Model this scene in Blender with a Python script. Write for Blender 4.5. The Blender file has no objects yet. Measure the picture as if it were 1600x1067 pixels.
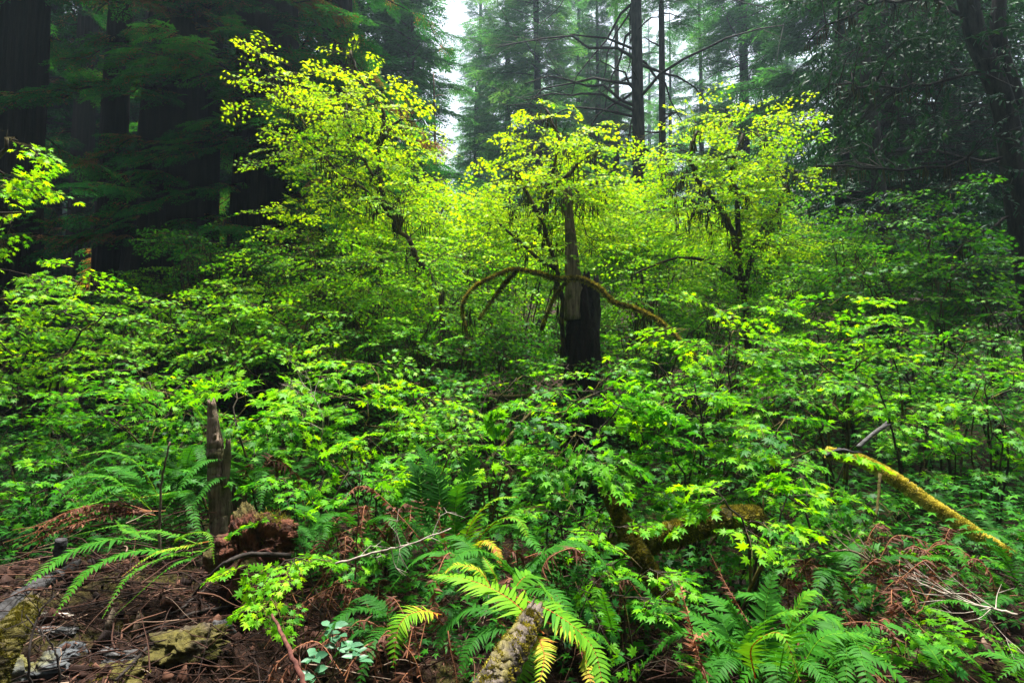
import bpy, math, random
import numpy as np
rng = np.random.default_rng(7); random.seed(7)
S = bpy.context.scene; COL = S.collection
R = math.radians
# ------------------------------------------------------------ camera, sky, sun, exposure
CAMZ = 1.6; PITCH = R(3.0); FPX = 889.0
cd = bpy.data.cameras.new('camera'); cam = bpy.data.objects.new('camera', cd); COL.objects.link(cam)
cam.location = (0, 0, CAMZ); cam.rotation_euler = (R(90) + PITCH, 0, 0)
cd.sensor_width = 36; cd.lens = 36 * FPX / 1600; cd.clip_start = 0.05; cd.clip_end = 2000
S.camera = cam
SUN_EL, SUN_AZ = R(79), R(15)                    # azimuth from +Y, towards +X
W = bpy.data.worlds.new('World'); S.world = W; W.use_nodes = True
nt = W.node_tree; nt.nodes.clear()
sky = nt.nodes.new('ShaderNodeTexSky'); sky.sky_type = 'NISHITA'; sky.sun_disc = False
sky.sun_elevation = SUN_EL; sky.sun_rotation = SUN_AZ
sky.air_density = 1.0; sky.dust_density = 6.0; sky.ozone_density = 1.0
bgn = nt.nodes.new('ShaderNodeBackground'); bgn.inputs[1].default_value = 0.08
hsv = nt.nodes.new('ShaderNodeHueSaturation'); hsv.inputs['Saturation'].default_value = 0.45
wo = nt.nodes.new('ShaderNodeOutputWorld')
nt.links.new(sky.outputs[0], hsv.inputs['Color']); nt.links.new(hsv.outputs[0], bgn.inputs[0]); nt.links.new(bgn.outputs[0], wo.inputs[0])
sl = bpy.data.lights.new('sun', 'SUN'); sl.energy = 5.0; sl.angle = R(7); sl.color = (1, .96, .88)
so = bpy.data.objects.new('sun', sl); COL.objects.link(so)
so.rotation_euler = (R(90) - SUN_EL, 0, math.pi - SUN_AZ)
S.view_settings.view_transform = 'Standard'; S.view_settings.look = 'None'
S.cycles.diffuse_bounces = 2
S.view_settings.exposure = 2.0; S.view_settings.gamma = 1.0
HAZE = 0.0014

# ------------------------------------------------------------ helpers
def at(px, py, Y):
    """point on the ray of photo pixel (1600x1067) whose world y is Y"""
    dx = (px - 800) / FPX; dz = (533.5 - py) / FPX
    c, s = math.cos(PITCH), math.sin(PITCH)
    k = Y / (c - dz * s)
    return np.array([dx * k, Y, CAMZ + (s + dz * c) * k])
def P3(pts, Y=None):
    return np.array([at(p[0], p[1], p[2] if len(p) > 2 else Y) for p in pts])
def ter(x, y):
    x = np.asarray(x, float); y = np.asarray(y, float)
    h = 0.11 * np.clip(y - 4, 0, 30) + 0.30 * np.clip(y - 34, 0, 140)
    h = h + .50 * np.exp(-(((x + 2.3) / 1.35) ** 2 + ((y - 3.0) / 1.3) ** 2))
    h = h + .30 * np.exp(-(((x - 2.6) / 1.1) ** 2 + ((y - 3.7) / .8) ** 2))
    h = h - .15 * np.exp(-(((x - .2) / .8) ** 2 + ((y - 2.6) / .9) ** 2))
    h = h + .05 * np.sin(x * 2.1 + 1) * np.cos(y * 1.7) + .03 * np.sin(x * 5.3 + y * 3.1) + .018 * np.sin(x * 11 - y * 9 + 2)
    bk = np.exp(-(((x + 1.7) / 1.2) ** 2 + ((y - 2.5) / 1.1) ** 2))
    h = h + bk * (.025 * np.sin(x * 17 + 3 * np.sin(y * 5)) * np.sin(y * 19 + 2 * np.sin(x * 7)) + .014 * np.sin(x * 39 + y * 13) * np.sin(y * 43 - x * 9) + .05 * np.abs(np.sin(x * 4 + y * 6 + 1)))
    h = h + 1.2 * np.sin(x * .05 + 1) * np.clip((y - 20) / 40, 0, 1)
    return h
def nrm(v):
    return v / np.maximum(np.linalg.norm(v, axis=-1, keepdims=True), 1e-9)
def spl(pts, n):
    """Catmull-Rom through pts"""
    p = np.asarray(pts, float)
    if len(p) == 2: return p[0] + (p[1] - p[0]) * np.linspace(0, 1, n)[:, None]
    q = np.vstack([2 * p[0] - p[1], p, 2 * p[-1] - p[-2]])
    out = []
    for u in np.linspace(0, len(p) - 1 - 1e-6, n):
        i = int(u); t = u - i; a, b, c, d = q[i:i + 4]
        out.append(.5 * (2 * b + (c - a) * t + (2 * a - 5 * b + 4 * c - d) * t * t + (3 * b - a - 3 * c + d) * t ** 3))
    return np.array(out)

class Acc:
    def __init__(s): s.v = []; s.f = []; s.t = []; s.n = 0
    def add(s, v, f, t):
        v = np.asarray(v, np.float32).reshape(-1, 3); f = np.asarray(f, np.int64).reshape(-1, 3)
        s.v.append(v); s.f.append(f + s.n); s.n += len(v)
        s.t.append(np.broadcast_to(np.asarray(t, np.float32), (len(v),)))
    def build(s, name, mat, parent=None, loc=None, smooth=False):
        v = np.concatenate(s.v); f = np.concatenate(s.f); t = np.concatenate(s.t)
        org = np.array(parent.matrix_basis.translation if parent is not None and parent.type == 'EMPTY' else (0, 0, 0)) if parent is not None else np.array(loc if loc is not None else (0, 0, 0))
        if parent is not None and parent.get('_org') is not None: org = np.array(parent['_org'])
        me = bpy.data.meshes.new(name)
        me.vertices.add(len(v)); me.vertices.foreach_set('co', (v - org).astype(np.float32).ravel())
        me.loops.add(len(f) * 3); me.loops.foreach_set('vertex_index', f.ravel().astype(np.int32))
        me.polygons.add(len(f)); me.polygons.foreach_set('loop_start', np.arange(0, len(f) * 3, 3, dtype=np.int32))
        if smooth: me.polygons.foreach_set('use_smooth', np.ones(len(f), bool))
        me.update(calc_edges=True)
        a = me.attributes.new('tone', 'FLOAT', 'POINT'); a.data.foreach_set('value', t.astype(np.float32))
        me.materials.append(mat)
        o = bpy.data.objects.new(name, me); COL.objects.link(o)
        if parent is not None: o.parent = parent
        else: o.location = tuple(org)
        return o
def tag(o, label=None, cat=None, group=None, kind=None):
    if label: o['label'] = label
    if cat: o['category'] = cat
    if group: o['group'] = group
    if kind: o['kind'] = kind
    return o
def empty(name, loc, label, cat, group=None):
    o = bpy.data.objects.new(name, None); COL.objects.link(o); o.location = tuple(float(c) for c in loc)
    o.empty_display_size = .1
    return tag(o, label, cat, group)
def copy_tree(o, parent=None):
    c = o.copy(); COL.objects.link(c); c.parent = parent
    for ch in list(o.children): copy_tree(ch, c)
    return c

def tube(acc, pts, rad, sides=6, tone=.5, rough=0.0, cap=True, fl=0.0, flk=7, jag=0.0):
    p = np.asarray(pts, float); n = len(p)
    rad = np.broadcast_to(np.asarray(rad, float), (n,))
    t = np.gradient(p, axis=0); t = nrm(t)
    d = p[-1] - p[0]
    ref = np.array([1., .13, 0]) if abs(d[2]) > .75 * np.linalg.norm(d) else np.array([.05, .1, 1.])
    u = nrm(np.cross(t, ref)); v = np.cross(t, u)
    th = np.arange(sides) * 2 * math.pi / sides
    rr = np.repeat(rad[:, None], sides, 1)
    if rough: rr = rr * (1 + rough * (rng.random((n, sides)) - .5) * 2)
    if fl:
        z = np.linspace(0, np.linalg.norm(d) / max(rad.mean(), .01), n)[:, None]
        ph = rng.random(6) * 6.28
        rr = rr * (1 + fl * (np.abs(np.sin(th[None] * flk / 2 + ph[0] + .25 * np.sin(z * .5 + ph[1]))) - .5
                             + .6 * np.sin(th[None] * (flk * 2 + 1) + ph[2] + .5 * np.sin(z * .8)) * .5
                             + .4 * np.sin(th[None] * 3 + ph[3] + z * .3)))
    ring = p[:, None] + rr[..., None] * (np.cos(th)[None, :, None] * u[:, None] + np.sin(th)[None, :, None] * v[:, None])
    if jag:
        ring[-1] += nrm(d) * (jag * rng.random((sides, 1)) ** 2)
        ring[-2] += nrm(d) * (jag * .3 * rng.random((sides, 1)))
    vv = ring.reshape(-1, 3)
    i = np.arange(n - 1)[:, None] * sides; j = np.arange(sides)[None]; k = (j + 1) % sides
    a, b, c, e = i + j, i + k, i + sides + k, i + sides + j
    f = np.concatenate([np.stack([a, b, c], -1).reshape(-1, 3), np.stack([a, c, e], -1).reshape(-1, 3)])
    if cap:
        vv = np.vstack([vv, p[0], p[-1]])
        m = n * sides; j = np.arange(sides); k = (j + 1) % sides
        f = np.vstack([f, np.stack([k, j, np.full(sides, m)], 1), np.stack([(n - 1) * sides + j, (n - 1) * sides + k, np.full(sides, m + 1)], 1)])
    acc.add(vv, f, tone)

def inst(acc, shape, P, D, N, S_, W_, tone):
    V, F = shape
    P = np.asarray(P); D = nrm(np.asarray(D)); X = nrm(np.cross(D, N)); Z = np.cross(X, D)
    S_ = np.broadcast_to(S_, (len(P),)); W_ = np.broadcast_to(W_, (len(P),))
    v = P[:, None] + (V[None, :, 0, None] * W_[:, None, None]) * X[:, None] \
        + (V[None, :, 1, None] * S_[:, None, None]) * D[:, None] + (V[None, :, 2, None] * S_[:, None, None]) * Z[:, None]
    m = len(V); f = F[None] + (np.arange(len(P)) * m)[:, None, None]
    tone = np.broadcast_to(np.asarray(tone, float), (len(P),))
    acc.add(v.reshape(-1, 3), f.reshape(-1, 3), np.repeat(tone, m))

def palm(lobes, notch, shoulder):
    """palmate leaf, petiole at the origin, tip towards +Y"""
    c = np.array([0, .30, .03]); pts = []
    L = lobes
    def pt(a, r): 
        a = R(a); return (math.sin(a) * r, c[1] + math.cos(a) * r, -.30 * r * r + .02)
    for i, (a, r) in enumerate(L):
        if shoulder:
            da = 11
            pts += [pt(a - da, r * .66), pt(a, r), pt(a + da, r * .66)]
        else: pts.append(pt(a, r))
        if i < len(L) - 1:
            a2, r2 = L[i + 1]; pts.append(pt((a + a2) / 2, notch * min(r, r2)))
    pts.append((0, .22, .0))
    V = np.array([c] + [list(p) for p in pts]); n = len(pts)
    F = np.array([[0, 1 + (i + 1) % n, 1 + i] for i in range(n)])
    return V, F
LOB7 = [(-128, .30), (-82, .50), (-40, .62), (0, .70), (40, .62), (82, .50), (128, .30)]
LEAF_HI = palm(LOB7, .55, True)
LEAF_MD = palm(LOB7, .50, False)
LEAF_LO = palm([(-105, .42), (-50, .6), (0, .70), (50, .6), (105, .42)], .48, False)
OVAL = (np.array([[0, 0, 0], [.5, .35, .05], [.42, .7, .02], [0, 1, -.12], [-.42, .7, .02], [-.5, .35, .05], [0, .5, -.03]]),
        np.array([[0, 1, 6], [1, 2, 6], [2, 3, 6], [3, 4, 6], [4, 5, 6], [5, 0, 6]]))
BLADE = (np.array([[0, 0, 0], [.5, .4, .04], [0, 1, -.08], [-.5, .4, .04]]), np.array([[0, 1, 2], [0, 2, 3]]))
PINNA = (np.array([[.0, 0, 0], [.5, .10, .03], [.42, .5, .06], [.10, 1, -.03], [-.36, .5, .06], [-.5, .06, .03]]),
         np.array([[0, 1, 2], [0, 2, 4], [2, 3, 4], [0, 4, 5]]))

# ------------------------------------------------------------ materials
def mat(name): 
    m = bpy.data.materials.new(name); m.use_nodes = True; n = m.node_tree; n.nodes.clear()
    return m, n
def N(n, t, **kw):
    x = n.nodes.new(t)
    for k, v in kw.items():
        if k in x.inputs: x.inputs[k].default_value = v
        else: setattr(x, k, v)
    return x
def ramp(n, stops, interp='LINEAR'):
    r = n.nodes.new('ShaderNodeValToRGB'); e = r.color_ramp.elements; r.color_ramp.interpolation = interp
    while len(e) > 1: e.remove(e[-1])
    e[0].position = stops[0][0]; e[0].color = (*stops[0][1], 1)
    for p, c in stops[1:]:
        q = e.new(p); q.color = (*c, 1)
    return r
def leaf_mat(name, stops, trans=.45, tmul=1.6, rough=.45, spec=.35, tcol=None):
    m, n = mat(name); l = n.links
    a = N(n, 'ShaderNodeAttribute', attribute_name='tone'); r = ramp(n, stops); l.new(a.outputs['Fac'], r.inputs[0])
    p = N(n, 'ShaderNodeBsdfPrincipled', Roughness=rough); p.inputs['Specular IOR Level'].default_value = spec
    l.new(r.outputs[0], p.inputs['Base Color'])
    o = N(n, 'ShaderNodeOutputMaterial')
    if trans:
        t = N(n, 'ShaderNodeBsdfTranslucent'); mm = N(n, 'ShaderNodeVectorMath', operation='MULTIPLY')
        tc = tcol or (tmul * 1.15, tmul, tmul * .4)
        mm.inputs[1].default_value = tc
        l.new(r.outputs[0], mm.inputs[0]); l.new(mm.outputs[0], t.inputs[0])
        x = N(n, 'ShaderNodeMixShader'); x.inputs[0].default_value = trans
        l.new(p.outputs[0], x.inputs[1]); l.new(t.outputs[0], x.inputs[2]); l.new(x.outputs[0], o.inputs[0])
    else: l.new(p.outputs[0], o.inputs[0])
    return m
def bark_mat(name, c1, c2, c3=None, scale=(9, 9, 1.6), bump=.6, moss=None, mossamt=.5, rough=.9, dist=.03):
    m, n = mat(name); l = n.links
    g = N(n, 'ShaderNodeNewGeometry'); mp = N(n, 'ShaderNodeMapping'); mp.inputs['Scale'].default_value = scale
    l.new(g.outputs['Position'], mp.inputs[0])
    n1 = N(n, 'ShaderNodeTexNoise', Scale=1.0, Detail=8.0, Roughness=.65); l.new(mp.outputs[0], n1.inputs['Vector'])
    r = ramp(n, [(.36, c1), (.62, c2)] + ([(.8, c3)] if c3 else [])); l.new(n1.outputs['Fac'], r.inputs[0])
    col = r.outputs[0]
    if moss:
        n2 = N(n, 'ShaderNodeTexNoise', Scale=7.0, Detail=5.0); l.new(g.outputs['Position'], n2.inputs['Vector'])
        r2 = ramp(n, [(mossamt - .06, (0, 0, 0)), (mossamt + .06, (1, 1, 1))]); l.new(n2.outputs['Fac'], r2.inputs[0])
        n3 = N(n, 'ShaderNodeTexNoise', Scale=60.0, Detail=4.0); l.new(g.outputs['Position'], n3.inputs['Vector'])
        r3 = ramp(n, [(.3, tuple(c * .45 for c in moss)), (.7, moss)]); l.new(n3.outputs['Fac'], r3.inputs[0])
        mx = N(n, 'ShaderNodeMix', data_type='RGBA'); l.new(r2.outputs[0], mx.inputs[0]); l.new(col, mx.inputs[6]); l.new(r3.outputs[0], mx.inputs[7])
        col = mx.outputs[2]
    p = N(n, 'ShaderNodeBsdfPrincipled', Roughness=rough); p.inputs['Specular IOR Level'].default_value = .25
    l.new(col, p.inputs['Base Color'])
    b = N(n, 'ShaderNodeBump', Strength=bump, Distance=dist); l.new(n1.outputs['Fac'], b.inputs['Height']); l.new(b.outputs[0], p.inputs['Normal'])
    o = N(n, 'ShaderNodeOutputMaterial'); l.new(p.outputs[0], o.inputs[0])
    return m
M = {}
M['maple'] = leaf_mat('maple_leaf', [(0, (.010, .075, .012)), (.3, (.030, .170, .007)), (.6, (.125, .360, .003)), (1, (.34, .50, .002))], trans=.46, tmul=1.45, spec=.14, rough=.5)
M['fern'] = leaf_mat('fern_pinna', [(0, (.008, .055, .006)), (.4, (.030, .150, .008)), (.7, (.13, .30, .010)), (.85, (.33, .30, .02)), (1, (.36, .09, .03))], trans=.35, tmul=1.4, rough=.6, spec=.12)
M['deadfern'] = leaf_mat('dead_fern', [(0, (.025, .010, .006)), (.5, (.09, .030, .014)), (1, (.30, .12, .05))], trans=.2, tcol=(1.3, 1, .8), rough=.8)
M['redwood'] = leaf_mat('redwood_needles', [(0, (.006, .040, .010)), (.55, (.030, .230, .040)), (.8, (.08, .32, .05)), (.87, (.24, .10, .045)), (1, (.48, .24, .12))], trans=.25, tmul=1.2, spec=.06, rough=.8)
M['fir'] = leaf_mat('fir_needles', [(0, (.014, .070, .032)), (.6, (.050, .20, .070)), (1, (.13, .28, .09))], trans=.4, tmul=1.4, spec=.08, rough=.8)
M['oak'] = leaf_mat('tanoak_leaf', [(0, (.006, .030, .016)), (.7, (.018, .080, .034)), (1, (.05, .13, .05))], trans=.2, tmul=1.3, rough=.6, spec=.2)
M['salal'] = leaf_mat('shrub_leaf', [(0, (.03, .11, .05)), (1, (.07, .19, .09))], trans=.25, tmul=1.2, rough=.45)
M['moss'] = leaf_mat('moss_tufts', [(0, (.05, .050, .010)), (.5, (.16, .14, .018)), (.8, (.44, .39, .05)), (1, (.72, .64, .14))], trans=.3, tcol=(1.2, 1.1, .8), rough=.9, spec=.1)
M['lichen'] = leaf_mat('hanging_lichen', [(0, (.030, .028, .012)), (1, (.10, .10, .04))], trans=.2, tcol=(1, 1, 1), rough=.9, spec=.1)
M['litter'] = leaf_mat('forest_litter', [(0, (.008, .004, .003)), (.6, (.042, .016, .009)), (.93, (.11, .05, .03)), (1, (.20, .15, .11))], trans=0, rough=.85, spec=.2)
M['twig'] = bark_mat('maple_bark', (.012, .009, .006), (.045, .035, .020), scale=(20, 20, 20), bump=.4, moss=(.14, .11, .02), mossamt=.56, dist=.005)
M['redtwig'] = bark_mat('red_twig', (.05, .016, .012), (.14, .05, .035), scale=(30, 30, 30), bump=.3, dist=.003)
M['redbark'] = bark_mat('redwood_bark', (.006, .005, .005), (.026, .018, .015), (.05, .034, .028), scale=(11, 11, .7), bump=1.0, dist=.08)
M['firbark'] = bark_mat('fir_bark', (.010, .009, .009), (.045, .038, .034), scale=(14, 14, 3), bump=.8, dist=.03)
M['palebark'] = bark_mat('pale_bark', (.05, .035, .028), (.17, .12, .09), scale=(14, 14, 1.5), bump=.8, dist=.03)
M['snag'] = bark_mat('weathered_snag', (.05, .032, .022), (.21, .15, .105), (.36, .28, .20), scale=(45, 45, 4), bump=1.0, dist=.02, moss=(.09, .085, .03), mossamt=.60)
M['lichenlog'] = bark_mat('lichened_log', (.035, .028, .022), (.15, .12, .095), (.28, .24, .20), scale=(60, 22, 14), bump=1.0, dist=.02, moss=(.22, .19, .04), mossamt=.54)
M['char'] = bark_mat('charred_stump', (.003, .002, .002), (.018, .009, .008), scale=(20, 20, 3), bump=1.0, dist=.05)
M['rot'] = bark_mat('rotten_wood', (.022, .009, .006), (.15, .050, .026), (.27, .13, .07), scale=(22, 22, 16), bump=1.0, dist=.04, moss=(.10, .08, .02), mossamt=.58)
M['mosslog'] = bark_mat('mossy_log', (.03, .022, .014), (.10, .075, .045), scale=(25, 25, 25), bump=1, dist=.02, moss=(.09, .075, .014), mossamt=.42)
M['ymoss'] = bark_mat('yellow_mossy_log', (.10, .08, .02), (.16, .13, .03), scale=(25, 25, 25), bump=1, dist=.02, moss=(.30, .24, .05), mossamt=.40)
M['grey'] = bark_mat('grey_driftwood', (.03, .028, .028), (.12, .115, .115), (.22, .21, .21), scale=(8, 30, 30), bump=.8, dist=.02)
M['greylog'] = bark_mat('old_grey_log', (.014, .013, .013), (.05, .048, .05), (.09, .087, .09), scale=(8, 40, 40), bump=.8, dist=.02)
M['stone'] = bark_mat('grey_stone', (.02, .022, .025), (.075, .08, .085), (.15, .155, .16), scale=(14, 14, 14), bump=.7, dist=.02, moss=(.13, .12, .03), mossamt=.6)
M['blackstick'] = bark_mat('dark_stick', (.008, .006, .005), (.035, .026, .022), scale=(30, 30, 30), bump=.5, dist=.004)
M['palestick'] = bark_mat('pale_stick', (.16, .12, .09), (.38, .33, .28), scale=(30, 30, 30), bump=.4, dist=.004)
def ground_mat():
    m, n = mat('forest_floor'); l = n.links
    g = N(n, 'ShaderNodeNewGeometry')
    n1 = N(n, 'ShaderNodeTexNoise', Scale=35.0, Detail=8.0, Roughness=.7); l.new(g.outputs['Position'], n1.inputs['Vector'])
    r = ramp(n, [(.35, (.006, .003, .002)), (.58, (.034, .016, .010)), (.78, (.09, .042, .024))]); l.new(n1.outputs['Fac'], r.inputs[0])
    n2 = N(n, 'ShaderNodeTexNoise', Scale=2.3, Detail=6.0, Roughness=.6); l.new(g.outputs['Position'], n2.inputs['Vector'])
    r2 = ramp(n, [(.52, (0, 0, 0)), (.60, (1, 1, 1))]); l.new(n2.outputs['Fac'], r2.inputs[0])
    n3 = N(n, 'ShaderNodeTexNoise', Scale=50.0, Detail=5.0); l.new(g.outputs['Position'], n3.inputs['Vector'])
    r3 = ramp(n, [(.35, (.015, .013, .004)), (.7, (.08, .066, .014))]); l.new(n3.outputs['Fac'], r3.inputs[0])
    mx = N(n, 'ShaderNodeMix', data_type='RGBA'); l.new(r2.outputs[0], mx.inputs[0]); l.new(r.outputs[0], mx.inputs[6]); l.new(r3.outputs[0], mx.inputs[7])
    p = N(n, 'ShaderNodeBsdfPrincipled', Roughness=.95); p.inputs['Specular IOR Level'].default_value = .15
    l.new(mx.outputs[2], p.inputs['Base Color'])
    b = N(n, 'ShaderNodeBump', Strength=1.0, Distance=.04); l.new(n1.outputs['Fac'], b.inputs['Height']); l.new(b.outputs[0], p.inputs['Normal'])
    o = N(n, 'ShaderNodeOutputMaterial'); l.new(p.outputs[0], o.inputs[0]); return m
M['ground'] = ground_mat()

# ------------------------------------------------------------ ground
def grid(xs, ys, zf):
    X, Y = np.meshgrid(xs, ys); Z = zf(X, Y); nx, ny = len(xs), len(ys)
    v = np.stack([X, Y, Z], -1).reshape(-1, 3)
    i = (np.arange(ny - 1)[:, None] * nx + np.arange(nx - 1)[None]).ravel()
    return v, np.concatenate([np.stack([i, i + 1, i + nx + 1], 1), np.stack([i, i + nx + 1, i + nx], 1)])
a = Acc()
xs = np.sinh(np.linspace(-6.2, 6.2, 900)) * .9; ys = 3 + np.sinh(np.linspace(-3.6, 6.0, 700)) * .9
xs = xs[np.abs(xs) < 175]; ys = ys[(ys < 178)]
v, f = grid(xs, ys, ter); a.add(v, f, 0)
tag(a.build('forest_floor', M['ground'], smooth=True), kind='structure')
if HAZE:
    m, n = mat('haze_air'); pv = N(n, 'ShaderNodeVolumePrincipled', Density=HAZE, Anisotropy=.65); pv.inputs['Color'].default_value = (.62, .84, 1, 1)
    o_ = N(n, 'ShaderNodeOutputMaterial'); n.links.new(pv.outputs[0], o_.inputs['Volume'])
    x0, x1, y0, y1, z0, z1 = -190, 190, -30, 190, -2, 130
    vb = [(x, y, z) for z in (z0, z1) for y in (y0, y1) for x in (x0, x1)]
    fb = [(0, 2, 3, 1), (4, 5, 7, 6), (0, 1, 5, 4), (2, 6, 7, 3), (0, 4, 6, 2), (1, 3, 7, 5)]
    me = bpy.data.meshes.new('haze'); me.from_pydata(vb, [], fb); me.materials.append(m)
    hz = bpy.data.objects.new('haze', me); COL.objects.link(hz); tag(hz, 'thin pale mist hanging among the trees', 'haze', kind='stuff')

# ------------------------------------------------------------ maples
def spray_template():
    """flat twig along +Y, length 1, opposite leaves; returns leaf pos, dir, twig lines"""
    P, D, tw = [], [], []
    ax = lambda t: np.array([.05 * math.sin(t * 3 + ph), t, -.16 * t * t])
    ph = random.random() * 6
    tw.append([ax(t) for t in np.linspace(0, 1, 5)])
    t = .12
    while t < 1:
        for s in (-1, 1):
            if random.random() < .42 and t < .8:
                L = (.42 * (1 - t) + .14) * random.uniform(.8, 1.2); an = R(random.uniform(38, 58)) * s
                b = ax(t); d = np.array([math.sin(an), math.cos(an), -.08])
                tw.append([b, b + d * L * .5 + np.array([0, 0, .01]), b + d * L])
                k = .4
                while k < 1.01:
                    for s2 in (-1, 1):
                        if k > .95 and s2 == 1: P.append(b + d * L * k); D.append(d); continue
                        a2 = an + s2 * R(random.uniform(45, 75)); d2 = np.array([math.sin(a2), math.cos(a2), 0])
                        P.append(b + d * L * k + d2 * .035); D.append(d2)
                    k += random.uniform(.26, .36)
            else:
                a2 = s * R(random.uniform(45, 85)); d2 = np.array([math.sin(a2), math.cos(a2), 0])
                P.append(ax(t) + d2 * .05); D.append(d2)
        t += random.uniform(.11, .16)
    P.append(ax(1)); D.append(np.array([0, 1, 0]))
    return np.array(P), np.array(D), tw
SPR = [spray_template() for _ in range(14)]

def add_sprays(lacc, wacc, O, DIR, L, leaf, tone, shape, twig=True, tilt=.5, tw_r=.0022):
    """O anchors, DIR spray directions, L lengths, tone per anchor"""
    for i in range(len(O)):
        P, D, tw = SPR[rng.integers(len(SPR))]
        y = nrm(DIR[i]); up = nrm(np.array([0, 0, 1.]) + rng.normal(0, .32, 3))
        x = nrm(np.cross(y, up)); z = np.cross(x, y)
        Rm = np.stack([x * (1 if rng.random() < .5 else -1), y, z], 0)
        n = len(P); keep = rng.random(n) < .93
        p = O[i] + (P[keep] * L[i]) @ Rm; d = D[keep] @ Rm; k = keep.sum()
        d = d + rng.normal(0, .16, (k, 3)); d[:, 2] -= .18
        nn = z + rng.normal(0, tilt, (k, 3)) + y * .15
        s = leaf * rng.uniform(.50, 1.02, k)
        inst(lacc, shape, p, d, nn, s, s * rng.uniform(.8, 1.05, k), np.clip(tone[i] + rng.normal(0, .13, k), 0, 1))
        if twig:
            for t in tw: tube(wacc, O[i] + (np.array(t) * L[i]) @ Rm, np.linspace(tw_r, tw_r * .5, len(t)), 3, cap=False)

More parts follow.
